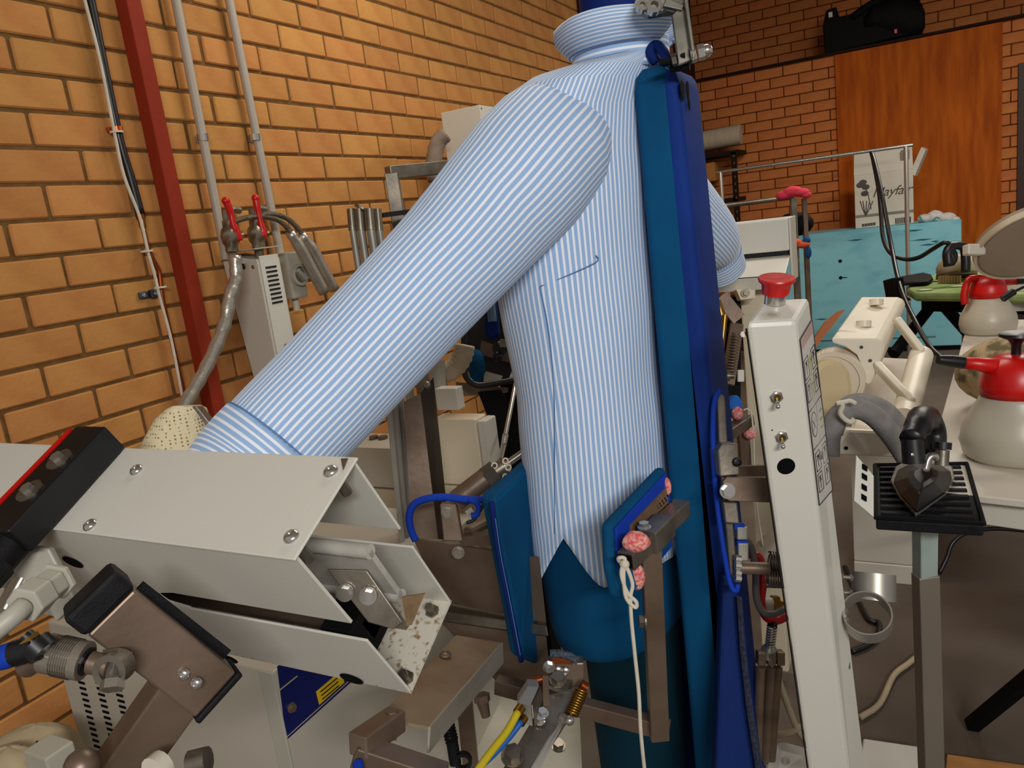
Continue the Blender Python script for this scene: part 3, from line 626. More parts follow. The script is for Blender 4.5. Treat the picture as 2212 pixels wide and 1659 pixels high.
# steel arm in front
arm=thing('clamp_support','brown tarnished steel arm with black end caps under the clamp housing','steel arm',P_(330,1500,.66))
a_,b_=P_(236,1310,.655),P_(458,1486,.70)
d_=(b_-a_).normalized()
ob('upper_tube',[sq(a_,b_,.036,.044,UU)],steelb,arm,bev=.002)
ob('end_cap',[sq(a_-d_*.022,a_,.040,.048,UU)],rubber,arm,bev=.004); ob('end_cap',[sq(b_,b_+d_*.006,.040,.048,UU)],rubber,arm,bev=.002)
a2,b2_=P_(402,1462,.70),P_(215,1725,.72); ob('lower_tube',[sq(a2,b2_,.04,.04,(UU*.3-FW+RR*.8).normalized())],steelb,arm,bev=.002)
for x,y in ((397,1456),(424,1476)): ob('button_bolt',bolt(P_(x,y,.668),-FW,.0052),chrome,arm,smooth='auto')
ob('seal_strip',[sq(P_(290,1278,.665),P_(480,1425,.715),.004,.02,UU)],rubber,arm)
ob('bolt_end',[cyl(P_(352,1650,.66),P_(330,1668,.65),.012,14)],cord_w,arm,smooth='auto'); ob('pivot_pin',[cyl(P_(410,1650,.66),P_(450,1640,.66),.010,12)],steel,arm,smooth='auto'); ob('pivot_knob',[ball(P_(178,1655,.66),.014)],steelb,arm,smooth=True)
rod=thing('piston_rod','small pneumatic cylinder with rod eye joined to the steel arm','cylinder',P_(150,1440,.62))
def c2(x,y,d=.62): return P_(x,y,d)
ob('cylinder',[cyl(c2(100,1410),c2(185,1428),.0145,18)],mat('clear_plastic','a59a8c',.12,.2,.15,20,trans=.35),rod,smooth='auto')
ob('ribs',[ring(c2(128+i*5,1416+i*1.1),c2(185,1428)-c2(100,1410),.0151,.0008,.001,18) for i in range(8)],steel,rod)
ob('end_collar',[cyl(c2(184,1428),c2(190,1430),.0105,14)],dark,rod); ob('rod',[cyl(c2(186,1429),c2(200,1432),.004,10),cyl(c2(196,1431),c2(236,1440),.0085,16,.0075)],steelb,rod,smooth='auto')
ob('rod_eye',[ring(c2(247,1443)-FW*.008,FW,.0125,.016,.005,18)],steel,rod,smooth='auto'); ob('eye_bolt',[cyl(c2(244,1480,.61),c2(249,1437,.625),.006,12),cyl(c2(242,1490,.608),c2(244,1470,.612),.0085,6)],chrome,rod)
ob('nut',[cyl(c2(252,1420,.63),c2(254,1412,.632),.012,6)],steel,rod)
ob('rear_tube',[cyl(c2(102,1410),c2(60,1438,.64),.009,12)],steelb,rod,smooth='auto')
ob('fitting',[cyl(c2(95,1408,.6),c2(75,1390,.6),.011,12),cyl(c2(78,1392,.6),c2(55,1372,.6),.0055,10),cyl(c2(80,1398,.6),c2(30,1412,.6),.0095,12)],dark,rod,smooth='auto')
ob('fitting_nut',[cyl(c2(68,1385,.6),c2(62,1378,.6),.0075,6)],brass,rod)
ob('blue_hose',tube(spline([c2(30,1412,.6),c2(5,1420,.6),c2(-40,1428,.6)],4),.009,10),royal,rod,smooth=True)
one('steel_pipe',[cyl(P_(2,1330,.7),P_(40,1262,.74),.008,12)],chrome,'short bright steel pipe at the left frame edge behind the hose gland','pipe',smooth='auto')
# cabinet with louvres below
A=P(600,1500,1.16); 
zt=A.z+hit(A,EZ,y=1452); xl=A.x+hit(A,-EX,x=112)*-1
cab=thing('louvred_cabinet','white steel machine cabinet with louvred front at the lower left','cabinet',(A.x-.3,A.y+.2,0))
ydeep=.62
ob('body',[cbox((xl,A.y,.02),A.x-xl,ydeep,zt-.02)],mat('cabinet_white','bdb5a6',.5,0,.05,3),cab,bev=.003)
ob('corner_strip',[cbox((A.x-.028,A.y-.004,.02),.03,.004,zt-.02)],grey,cab,bev=.001)
for x0 in (158,198,240):
    for i in range(17):
        t=plane_pt(x0+i*11.2*.0+(12.5*i*.245),1440+i*12.5+ (x0-158)*.33-20,V((0,A.y,0)),EY)
        if t.z<.25 or t.z>zt-.02: continue
        ob('louvre',[slab([t+V((0,-.0005,0)),t+V((.018,-.0005,0)),t+V((.018,-.0005,-.0045)),t+V((0,-.0005,-.0045))],(0,-.0015,0))],blk,cab)
ob('bolt',bolt(plane_pt(170,1622,V((0,A.y,0)),EY),-EY,.008),steel,cab,smooth='auto')
# blue label on the side face
def sx(x,y): return plane_pt(x,y,V((A.x,0,0)),EX)
lab=mat('navy_label','10185a',.4,0,.1,10); lab2=mat('label_line','c8b890',.5)
q0=[sx(x,y) for x,y in ((592,1462),(760,1462),(740,1490),(618,1598))]
q0=[sx(598,1440),sx(770,1300),sx(778,1455),sx(618,1598)]
ob('blue_label',slab([q_+EX*.0003 for q_ in q0],(.001,0,0)),lab,cab)
ob('label_border',[tube([sx(617,1592)+EX*.002,sx(775,1450)+EX*.002],.0006,4),tube([sx(600,1492)+EX*.002,sx(640,1460)+EX*.002],.0008,4)],lab2,cab)
yl=mat('yellow_label','d8b400',.5); yq=[sx(x,y)+EX*.0014 for x,y in ((682,1492),(706,1468),(735,1468),(688,1520))]
ob('yellow_label',slab([sx(x,y)+EX*.0014 for x,y in ((681,1494),(735,1448),(742,1474),(688,1522))],(.0006,0,0)),yl,cab)
for i in range(3): ob('label_text_line',[tube([sx(690+i*2,1494+i*8)+EX*.0022,sx(726+i*2,1464+i*8)+EX*.0022],.0011,4)],blk,cab)
ob('label_screw',bolt(sx(628,1528)+EX*.001,EX,.006,True),steelb,cab)
lb=P(125,1560,1.2); one('low_cabinet',[cbox((lb.x-.02,lb.y-.05,0),.06,.045,lb.z-.02)],grey,'small low white box beside the louvred cabinet base','cabinet',bev=.003)
# paper sacks at the corner
sackm=mat('sack_plastic','b9a888',.6,0,.15,8,bump=.3)
for (x,y,d,r),l in (((75,1640,1.3,(.085,.06,.06)),'pale plastic sack with dark printed numerals at the bottom left corner'),((20,1680,1.2,(.07,.05,.05)),'crumpled pale sack lowest at the bottom left corner')):
    s=thing('plastic_sack',l,'sack',P(x,y+40,d))
    rag(P(x,y,d),r,16,s,'sack_body',ax=(RR,FW,UU),m=sackm)
    if x==75: text_mesh('printed_numerals','1 1 1',.035,P(84,1618,d-.08),RR+UU*.25,UU-RR*.3,blackm,s)
# ================================================================ machinery in the middle
# high duct box behind the shoulder
A=P(1036,226,3.0); xl=-hit(A,-EX,x=952); 
dbx=thing('duct_box','grey and white sheet-metal duct box behind the shirt shoulder','duct box',(A.x,A.y,A.z-.35))
ob('casing',[cbox((A.x+xl,A.y,A.z-.42),-xl,.3,.42)],white2,dbx,bev=.002)
ob('screw',bolt(A+V((.0,.01,-.012)),EX,.005),steel,dbx); ob('stand_leg',[cbox((A.x+xl*.5,A.y+.1,0),.06,.06,A.z-.42)],steelb,dbx)
hp=spline([P(x,y,2.95) for x,y in ((962,290),(948,305),(940,330),(936,362),(940,390))],4)
ob('duct_hose',tube(hp,[.03+.002*(i%2) for i in range(len(hp))],14),mat('hose_grey','8c7a6a',.6,0,.15,30,bump=.3),dbx,smooth=True)
q9=P(846,374,2.2)
one('inverted_frame',[sq(q9,V((q9.x,q9.y,0)),.038,.038,FW),sq(P(838,374,2.2),P(1000,358,2.35),.036,.038)],steel,'brushed square steel frame rising behind the sleeve','steel frame',bev=.002)
cy2=thing('air_cylinder','upright cluster of steel pneumatic cylinders behind the sleeve','cylinder',P(800,640,2.0))
for x,w2 in ((758,.011),(776,.013),(798,.015),(816,.010)):
    ob('tube',[cyl(P(x,452,2.0),P(x+4,498,2.0),w2,16)],mat('cylinder_alu','9c9282',.35,.85,.2,20),cy2,smooth='auto'); ob('rod',[cyl(P(x+4,496,2.0),P(x+26,640,2.04),w2*.85,14)],alu,cy2,smooth='auto')
ob('black_plate',[sq(P(820,466,2.05),P(880,458,2.1),.05,.012)],dark,cy2)
for dx in (0,.06): ob('leg',[cyl(P(800,600,2.04)+RR*dx,V((P(800,600,2.04).x+dx,P(800,600,2.04).y,0)),.012,10)],alu,cy2)
ob('cap_plate',[cyl(P(780,452,2.0),P(782,448,2.0),.02,18)],steel,cy2)
# columns under the sleeve
one('aluminium_column',[sq(P(838+i*13,840,1.55+.02*i),P(872+i*11,1180,1.6+.02*i),.011,.03,FW) for i in range(3)],alu,'ribbed aluminium profile column beneath the sleeve','column',bev=.001)
st=thing('steel_column','dark brushed steel column beside the aluminium profile','column',P(930,1180,1.5))
ob('web',[slab([P(x,y,1.48) for x,y in ((872,868),(908,850),(946,1165),(890,1165))],FW*.005)],steelb,st); ob('flange',[slab([P(908,850,1.48),P(936,815,1.56),P(972,1165,1.6),P(946,1165,1.52)],FW*.004)],mat('dark_steel','4a3d33',.4,.9,.3,8),st)
ob('screw',bolt(P(922,832,1.51),-FW,.008),steel,st)
# white cabinet behind
A=P(948,905,1.75); y2=hit(A,EX,x=1026)
wc=thing('white_cabinet','cream-white steel cabinet with a seam behind the steel column','cabinet',(A.x+.1,A.y+.1,0))
ob('upper_body',[cbox((A.x-.02,A.y,A.z-.16),y2+.02,.05,.16)],cream,wc,bev=.003); ob('lower_body',[cbox((A.x-.02,A.y+.004,0),y2+.02,.05,A.z-.165)],cream,wc,bev=.003)
ob('edge_post',[cbox((A.x+y2+.002,A.y+.003,0),.022,.05,A.z-.005)],white2,wc,bev=.003); ob('plug',[cyl(P(1018,942,1.74),P(1018,942,1.75),.01,14)],mat('plug_grey','6b675c',.5),wc)
A=P(938,840,1.7); xw=hit(A,EX,x=984); one('hose_box',[cbox((A.x,A.y,A.z-.05),xw,.03,.05)],white2,'small pale connector box on top of the cream cabinet','box',bev=.002)
ch=spline([P(x,y,1.78) for x,y in ((960,806),(975,800),(990,785),(1000,765),(1004,745))],4)
hs=thing('corrugated_hose','translucent corrugated hose above the cream cabinet','hose',P(960,800,1.78)); ob('bellows',tube(ch,[.023+.003*(i%2) for i in range(len(ch))],14),mat('hose_pale','c9b79a',.4,0,.1,20),hs,smooth=True); ob('spigot',[cyl(P(944,780,1.76),P(948,842,1.76),.019,16)],grey,hs,smooth='auto')
A=P(852,968,1.85); xw=hit(A,-EX,x=735)
mpn=thing('machine_cabinet','cream machine cabinet behind the ribbed aluminium column','cabinet',(A.x-.1,A.y,0))
ob('body',[cbox((A.x-xw,A.y,0),xw,.12,A.z-.11)],cream,mpn,bev=.003); ob('cover',[cbox((A.x-xw,A.y-.003,A.z-.105),xw,.12,.105)],white2,mpn,bev=.004)
for x in (808,828): c=plane_pt(x,948,A+EZ*.0,EZ); ob('cap',[cyl(c,c+EZ*.008,.012,14)],steelb,mpn)
# second press in the gap: mirror-like black frame, cushion, parts
gap=thing('finishing_press','second finishing press with black tubular frame seen under the sleeve','press',P(1080,900,2.1))
ob('tubular_frame',tube(spline([P(x,y,1.9) for x,y in ((1000,640),(1003,700),(1003,790),(1010,818),(1032,832),(1070,828),(1145,815))],5),.0085,10),dark,gap,smooth=True)
ob('dark_panel',[slab([P(x,y,2.1) for x,y in ((1004,560),(1150,560),(1150,815),(1040,826),(1008,800))],FW*.02)],mat('press_dark','1a1410',.5,0,.3,6),gap)
ob('blue_pad',[slab([P(x,y,2.0) for x,y in ((1048,640),(1072,640),(1080,722),(1066,735),(1046,725))],FW*.04)],navy,gap,bev=.008)
ob('clear_flask',[cyl(P(1060,655,1.97),P(1064,695,1.97),.012,12)],mat('flask_blue','5a7a9a',.2,0,.1,10),gap,smooth='auto')
ob('cushion',[ball(P(1030,792,1.97),.022,.02,.045,14,(RR,FW,UU))],teal,gap,smooth=True)
ob('white_bracket',[slab([P(x,y,2.0) for x,y in ((1046,808),(1050,802),(1086,812),(1080,824),(1044,828))],FW*.02)],white,gap)
ob('brown_beam',[slab([P(x,y,2.05) for x,y in ((1040,735),(1140,770),(1125,790),(1035,765))],FW*.03)],steelb,gap); ob('gauge',[cyl(P(1080,752,1.98),P(1080,752,2.02),.02,16),ball(P(1075,770,1.98),.014)],dark,gap,smooth='auto')
ob('valve_body',[obox(P(1092,742,1.97),RR,UU,FW,.03,.022,.02)],steel,gap,bev=.002); ob('valve_pipe',[cyl(P(1076,742,1.97),P(1118,735,1.97),.006,10)],steel,gap); ob('mounting_block',[obox(P(1095,683,1.97),RR,UU,FW,.03,.012,.02)],steel,gap,bev=.002)
ob('white_side',[slab([P(x,y,2.2) for x,y in ((1096,690),(1160,690),(1165,985),(1148,960),(1090,845))],FW*.02)],white,gap); ob('link_strap',[sq(P(1124,775,1.95),P(1104,826,1.95),.018,.004,FW)],chrome,gap)
pz=P(1100,830,2.15); ob('stand_leg',[cbox((pz.x-.03,pz.y,0),.06,.06,pz.z)],blackm,gap)
ob('lower_ledge',[slab([P(x,y,2.05) for x,y in ((985,825),(1098,838),(1096,848),(985,858))],FW*.06)],steelb,gap)
one('black_strut',[slab([P(x,y,1.98) for x,y in ((1032,846),(1082,842),(1160,985),(1150,1020),(1092,1000))],FW*.03)],blackm,'wide black strut crossing diagonally behind the shirt back','strut')
one('support_rod',[cyl(P(1114,828,1.85),P(1088,960,1.72),.0055,10),cyl(P(1092,940,1.74),P(1082,992,1.7),.0075,10,.005)],chrome,'thin bright steel rod slanting in front of the black strut','rod',smooth='auto')
# pneumatic cylinder aimed at the form
pc=thing('pneumatic_cylinder','brown pneumatic cylinder angled up towards the shirt back','cylinder',P(990,1090,1.38))
ob('barrel',[cyl(P(985,1082,1.36),P(1052,1030,1.36),.019,18)],steelb,pc,smooth='auto'); ob('head_nut',[cyl(P(1050,1032,1.36),P(1072,1016,1.36),.0215,6),cyl(P(1072,1018,1.36),P(1090,1006,1.36),.0155,14)],steel,pc,smooth='auto')
ob('rod',[cyl(P(1090,1006,1.36),P(1146,966,1.36),.0065,12),cyl(P(1138,972,1.36),P(1158,956,1.36),.0105,12)],chrome,pc,smooth='auto')
for x,y in ((1092,996),(1098,1010),(1068,1006),(1092,1030)): ob('clip',[ring(P(x,y,1.345),FW,.006,.006,.0025,12)],cord_w,pc)
ob('bracket',[slab([P(x,y,1.34) for x,y in ((950,1090),(985,1088),(1000,1170),(958,1168))],FW*.03)],steelb,pc,bev=.002); ob('bolt',bolt(P(966,1106,1.338),-FW,.008,True),steel,pc); ob('clevis',[slab([P(x,y,1.33) for x,y in ((1004,1105),(1018,1096),(1030,1112),(1018,1126))],FW*.01)],chrome,pc)
one('blue_air_hose',tube(spline([P(x,y,1.3) for x,y in ((1058,1078),(1020,1080),(960,1074),(920,1078),(894,1090),(884,1115),(888,1145),(898,1168))],5),.0065,10),royal,'blue air hose looping left from the back pad','hose',smooth=True)
one('blue_air_hose',tube(spline([P(x,y,1.29) for x,y in ((1012,1078),(1028,1086),(1034,1098),(1030,1112),(1018,1114))],5),.005,10),royal,'small curled blue air hose beside the pneumatic cylinder','hose',smooth=True)
one('black_cable',tube(spline([P(x,y,1.29) for x,y in ((1056,1062),(1040,1098),(1024,1122),(1008,1130))],5),.003,8),dark,'thin black cable dropping beside the curled blue hose','cable',smooth=True)
# brown beam
bm_=thing('steel_beam','wide brown steel beam below the pneumatic cylinder','beam',P(1020,1360,1.3))
ob('web',[slab([P(892,1163,1.42),P(1165,1206,1.25),P(1180,1345,1.27),P(955,1300,1.42)],FW*.012)],steelb,bm_)
ob('lower_flange',[slab([P(950,1320,1.38),P(1180,1352,1.27),P(1185,1375,1.27),P(950,1340,1.38)],FW*.05)],steel,bm_,bev=.002)
ob('lower_web',[slab([P(950,1342,1.41),P(1180,1376,1.29),P(1190,1470,1.3),P(1080,1480,1.38)],FW*.01)],steelb,bm_)
ob('bolt',bolt(P(990,1193,1.345),-FW,.0085,True),steel,bm_)
ob('upper_rail',[sq(P(1000,1165,1.36),P(1130,1160,1.28),.02,.018),cyl(P(1010,1150,1.36),P(1130,1090,1.5),.01,10)],steelb,bm_)
# grey channel running toward the camera
chn=thing('grey_channel','tan-stained steel channel pointing toward the camera below the clamp','channel',P(900,1600,1.0))
ob('top',[slab([P(985,1372,1.2),P(1082,1388,1.2),P(925,1570,.92),P(818,1548,.92)],-UU*.004)],mat('stained_steel','9a866c',.55,.3,.3,10,col2='77593e'),chn)
ob('side',[slab([P(1082,1388,1.2),P(1084,1432,1.2),P(922,1626,.92),P(925,1570,.92)],RR*.003)],mat('pale_steel','b0a898',.5,.3,.15,6),chn)
ob('rivet',bolt(P(962,1416,1.115),UU,.009),steelb,chn)
tf=thing('tube_corner','brown square tube frame corner at the bottom edge','steel frame',P(800,1640,.86))
ob('tube',[sq(P(858,1552,.9),P(772,1612,.84),.026,.026)],steelb,tf,bev=.002); ob('tube',[sq(P(768,1622,.85),P(960,1685,.86),.028,.028)],steelb,tf,bev=.002); ob('clip',[slab([P(x,y,.885) for x,y in ((822,1550),(848,1555),(856,1600),(849,1600),(842,1562),(820,1556))],FW*.004),cyl(P(846,1535,.89),P(846,1545,.89),.008,6)],steelb,tf)
ob('blue_tube_end',[cyl(P(773,1648,.83),P(777,1668,.82),.006,10)],royal,tf)
# pale base plate with cross parts on the floor side
one('base_plate',[slab([P(740,1530,1.75),P(1000,1440,1.85),P(1250,1500,1.75),P(1260,1720,1.6),P(700,1720,1.6)],-UU*.02)],mat('pale_base','bdb6a4',.6,0,.15,6),'pale painted machine base plate beneath the steel frames','base plate')
one('base_upright',[sq(P(1003,1510,1.35),P(1022,1700,1.42),.028,.02,FW)],steelb,'short brown steel upright standing on the pale base plate','post',bev=.001)
one('damper_spring',[coil(P(966,1560,1.2),P(976,1600,1.2),.009,.0022,6),cyl(P(976,1600,1.2),P(984,1650,1.2),.0095,12),ring(P(1000,1648,1.19),FW,.014,.012,.005,14)],rubber,'black coil spring and damper at the bottom edge','spring',smooth='auto')
one('hex_bolt',bolt(P(1206,1612,1.5),UU-FW*.5,.011,True),steel,'single hex bolt in the pale base plate beside the blue form','bolt')
one('nut_bolt',[cyl(P(1040,1500,1.2),P(1042,1515,1.2),.013,6),cyl(P(1042,1515,1.2),P(1050,1548,1.2),.010,12,.007)],steelb,'rusty bolt hanging under the tube frame','bolt')
# waist clamp on a flat bar
wcx=thing('waist_clamp','rusty spring clamp mechanism at the foot of the blue form','clamp',P(1180,1560,1.02))
ob('flat_bar',[slab([P(1182,1500,1.02),P(1242,1492,1.03),P(1240,1530,1.02),P(1130,1700,.9),P(1068,1690,.9)],UU*-.006)],steel,wcx,bev=.001)
ob('bar_side',[slab([P(1240,1500,1.03),P(1246,1512,1.03),P(1150,1690,.9),P(1128,1690,.9)],FW*.005)],alu,wcx)
ob('head_block',[obox(P(1222,1450,1.08),RR,UU,FW,.05,.035,.03)],steelb,wcx,bev=.002)
ob('cross_plate',[slab([P(1170,1470,1.04),P(1238,1468,1.06),P(1232,1488,1.03),P(1224,1494,1.03),P(1180,1478,1.02)],UU*-.005)],steel,wcx,bev=.001)
ob('wrapped_strip',[tube(spline([P(1188,1412,1.06),P(1210,1412,1.06),P(1232,1418,1.06),P(1248,1428,1.06)],5),.006,8)],mat('ribbed_wrap','55606e',.7,0,.4,300),wcx,smooth=True)
ob('copper_strip',[slab([P(x,y,1.065) for x,y in ((1192,1420),(1240,1425),(1238,1438),(1192,1434))],FW*.01)],copper,wcx)
for x,y in ((1186,1440),(1206,1448),(1222,1450)): ob('screw',bolt(P(x,y,1.055),-FW,.0065,x==1186),chrome,wcx)
ob('nut',bolt(P(1205,1470,1.03),UU-FW*.6,.009,True),steel,wcx); ob('lever',[sq(P(1178,1465,1.03),P(1180,1530,1.0),.008,.014,FW)],steelb,wcx); ob('pivot',[cyl(P(1150,1472,1.03),P(1172,1466,1.03),.006,12),cyl(P(1255,1478,1.03),P(1268,1486,1.03),.0065,12)],copper,wcx,smooth='auto')
ob('spring',[coil(P(1256,1492,1.01),P(1234,1545,.99),.0075,.0018,10)],brass,wcx,smooth=True); ob('spring_anchor',[cyl(P(1212,1550,.99),P(1230,1556,.98),.006,6),ball(P(1230,1556,.98),.0065)],chrome,wcx,smooth='auto')
ob('bolt',bolt(P(1108,1635,.93),UU-FW*.5,.011,True),steel,wcx); ob('bolt',bolt(P(1172,1542,.985),UU-FW*.5,.006,True),chrome,wcx); ob('bolt',bolt(P(1166,1556,.98),UU-FW*.5,.006,True),chrome,wcx)
vb=thing('air_valve_block','small aluminium air valve block on the clamp bar','valve',P(1150,1560,.97))
ob('block',[slab([P(1117,1518,.96),P(1140,1482,1.0),P(1165,1484,1.0),P(1147,1524,.96),P(1152,1570,.965),P(1122,1562,.955)],FW*.025)],alu,vb,bev=.0015); ob('back_plate',[slab([P(1150,1520,.965),P(1168,1486,1.0),P(1174,1530,1.0),P(1155,1572,.965)],FW*.008)],steel,vb)
ob('port',[cyl(P(1126,1528,.952),P(1118,1540,.945),.0065,12)],brass,vb,smooth='auto'); ob('port',[cyl(P(1132,1550,.953),P(1124,1562,.945),.006,12)],brass,vb,smooth='auto')
one('yellow_air_hose',tube(spline([P(1120,1536,.946),P(1095,1580,.93),P(1060,1625,.91),P(1020,1680,.88)],5),.0048,10),mat('yellow_tube','cdb81e',.35),'yellow air hose from the aluminium valve block','hose',smooth=True)
one('blue_air_hose',tube(spline([P(1126,1558,.946),P(1100,1592,.935),P(1065,1630,.92),P(1015,1675,.9)],5),.0042,10),mat('sky_blue_tube','1f62b4',.35),'sky blue air hose beneath the yellow air hose','hose',smooth=True)
# ================================================================ control post
post=thing('control_post','white leaning control post with red emergency button and toggle switches','control post',P(1800,1690,1.22))
tF=[P(1611,698,.95),P(1719,692,.945),P(1748,641,1.0),P(1650,646,1.01)]; bF=[P(1752,1710,1.2),P(1838,1710,1.195),P(1876,1700,1.25),P(1796,1700,1.26)]
def fc(i,j,s,t):
    a=tF[i]+(tF[j]-tF[i])*s; b=bF[i]+(bF[j]-bF[i])*s; return a+(b-a)*t
ob('housing',hexa(bF+tF),white,post,bev=.006)
nF=((tF[1]-tF[0]).cross(bF[0]-tF[0])).normalized(); nF=nF if nF.dot(FW)<0 else -nF
nR=((tF[2]-tF[1]).cross(bF[1]-tF[1])).normalized(); nR=nR if nR.dot(FW)<0 else -nR
nT=((tF[1]-tF[0]).cross(tF[3]-tF[0])).normalized(); nT=nT if nT.z>0 else -nT
def onF(x,y): return plane_pt(x,y,tF[0],nF)
def onR(x,y): return plane_pt(x,y,tF[1],nR)
def onT(x,y): return plane_pt(x,y,tF[0],nT)
ob('side_seam',[tube([fc(0,3,.02,.01)-RR*.001,fc(0,3,.02,.98)-RR*.001],.0014,5)],dark,post)
ob('plate_edge_bolt',[cyl(P(1606,722,.96),P(1604,722,.97),.004,8)],steel,post)
eb=onT(1674,655); nTT=(nT+UU*.2).normalized()
ob('button_base',[cyl(eb,eb+nTT*.015,.0135,24)],chrome,post,smooth='auto')
ob('emergency_button',[lathe([(.0165,.013),(.0175,.016),(.0185,.026),(.0225,.030),(.0235,.033),(.0225,.035),(.012,.0355),(0,.034)],eb,nTT,30)],redp,post,smooth='auto')
wd=onT(1668,681); ob('button_disc',[cyl(wd,wd+nT*.0006,.0115,24)],white2,post); ob('disc_mark',[cyl(wd+nT*.0006,wd+nT*.0009,.006,20)],grey,post)
for x,y in ((1677,857),(1688,943)):
    c=onF(x,y); tn=ob('toggle_nut',[cyl(c,c+nF*.003,.0085,6),ring(c+nF*.003,nF,.0065,.002,.002,16)],chrome,post); 
    l=(nF-UU*.55-RR*.12).normalized(); ob('toggle_lever',[tube([c+nF*.003,c+l*.01,c+l*.018],[.0018,.002,.003],10),ball(c+l*.018,.0032)],chrome,tn,smooth=True)
    ob('toggle_collar',[cyl(c+nF*.002,c+nF*.0052,.0042,12)],brass,tn)
c=onF(1698,1007); ob('cable_hole',[cyl(c+nF*.0002,c+nF*.0007,.0118,26)],blk,post)
c=onF(1668,929); ob('small_hole',[cyl(c,c+nF*.0005,.001,8)],blk,post)
for x,y in ((1766,983),(1826,1436)): c=onR(x,y); ob('hex_bolt',bolt(c,nR,.006,True),chrome,post)
# pictogram label on the side
lw=mat('label_face','d8d4cc',.4); lk=mat('label_ink','3a3430',.5); lgr=mat('label_green','9aa03a',.5); ltop=mat('label_pink','c8a8a0',.4)
def rf(s,t): return fc(1,2,s,t)+nR*.0005
d_=ob('label_plate',slab([rf(.06,.035),rf(.94,.035),rf(.94,.34),rf(.06,.34)],nR*.0004),lw,post)
ob('label_header',slab([rf(.06,.035)+nR*.0005,rf(.94,.035)+nR*.0005,rf(.94,.055)+nR*.0005,rf(.06,.055)+nR*.0005],nR*.0003),ltop,d_)
def lines(segs,m,name,r=.00055): ob(name,[tube([rf(*a)+nR*.0008,rf(*b)+nR*.0008],r,4) for a,b in segs],m,d_)
def rect(s0,t0,s1,t1): return [((s0,t0),(s1,t0)),((s1,t0),(s1,t1)),((s1,t1),(s0,t1)),((s0,t1),(s0,t0))]
lines(rect(.06,.035,.94,.34),lk,'label_border',.0008)
for s0,t0 in ((.12,.075),(.62,.075),(.12,.115),(.62,.115),(.16,.245),(.6,.245),(.16,.285),(.6,.285)):
    s1=s0+.27; t1=t0+.034; sm=(s0+s1)/2
    lines(rect(s0,t0,s1,t1)+[((sm,t0+.005),(sm,t1-.005)),((s0+.06,t0+.007),(s1-.06,t0+.007)),((sm,t0+.006),(s0+.07,t0+.016)),((sm,t0+.006),(s1-.07,t0+.016))],lk,'pictogram')
lines([((.5,.08),(.5,.115)),((.5,.08),(.44,.09)),((.5,.08),(.56,.09)),((.5,.125),(.5,.15)),((.44,.128),(.56,.128))],lgr,'green_arrow',.0011)
lines([((.06,.165),(.94,.165)),((.06,.235),(.94,.235)),((.55,.165),(.55,.235))],lk,'divider')
pts=[rf(.31+.16*math.cos(a),.195+.022*math.sin(a))+nR*.0008 for a in [k*math.pi/8 for k in range(17)]]; ob('pictogram_circle',[tube(pts,.0007,4)],lk,d_)
lines([((.22,.185),(.4,.205)),((.22,.205),(.4,.185))],lk,'pictogram'); lines([((.66,.185),(.84,.185)),((.66,.2),(.84,.2)),((.66,.214),(.8,.214))],lgr,'green_text_line',.0012)
# ring holders
for n_,(c,axv,r,h,bl) in enumerate(((P(1848,1268,1.16),RR*.96-FW*.25+UU*-.02,.0265,.0,((1812,1246),(1818,1279))),)): pass
hr=thing('ring_holder','upright steel ring holder, upper of the two on the control post','ring holder',P(1885,1295,1.17),'ring holders')
ob('band',[ring(P(1887,1296,1.17),(UU-ray(1885,1270)*(UU.dot(ray(1885,1270))/ray(1885,1270).length_squared)),.0315,.04,.0022,30)],alu,hr,smooth='auto')
for x,y,x2,y2 in ((1812,1245,1842,1248),(1814,1279,1842,1281)): ob('bolt',[cyl(P(x,y,1.165),P(x2,y2,1.165),.003,8),cyl(P(x2-7,y2,1.165),P(x2-2,y2,1.165),.0055,6),cyl(P(x,y,1.165),P(x+7,y,1.165),.0055,6)],chrome,hr)
hr=thing('ring_holder','tilted steel ring holder, lower of the two on the control post','ring holder',P(1878,1385,1.15),'ring holders')
ob('band',[ring(P(1874,1342,1.14),(UU*.62-FW*.66-RR*.34),.0345,.03,.0022,32)],alu,hr,smooth='auto')
for x,y,x2,y2 in ((1797,1317,1830,1320),(1802,1336,1832,1340)): ob('bolt',[cyl(P(x,y,1.14),P(x2,y2,1.14),.003,8),cyl(P(x2-7,y2,1.14),P(x2-1,y2,1.14),.0055,6),cyl(P(x,y,1.14),P(x+7,y,1.14),.0055,6)],chrome,hr)
# ================================================================ parts between pad and post
rl=thing('linkage_rod','dark steel linkage rod with springs behind the control post','linkage',P(1620,1245,1.14))
ob('rod',[cyl(P(1590,1226,1.14),P(1660,1228,1.14),.0095,14)],steelb,rl,smooth='auto'); ob('hinge_pins',[cyl(P(1588,y,1.13),P(1600,y+2,1.13),.006,8) for y in (1206,1220,1236,1248)],chrome,rl,smooth='auto')
ob('spring',[coil(P(1662,1210,1.15),P(1700,1216,1.15),.013,.0016,7)],steel,rl,smooth=True); ob('spring',[coil(P(1655,1248,1.15),P(1700,1250,1.15),.014,.0016,8)],steel,rl,smooth=True)
ob('valve',[obox(P(1600,1150,1.16),RR,UU,FW,.016,.02,.02),obox(P(1602,1190,1.16),RR,UU,FW,.016,.028,.02)],alu,rl,bev=.002); ob('blue_tab',[obox(P(1594,1136,1.16),RR,UU,FW,.016,.008,.018),obox(P(1600,1172,1.16),RR,UU,FW,.016,.009,.018)],royal,rl)
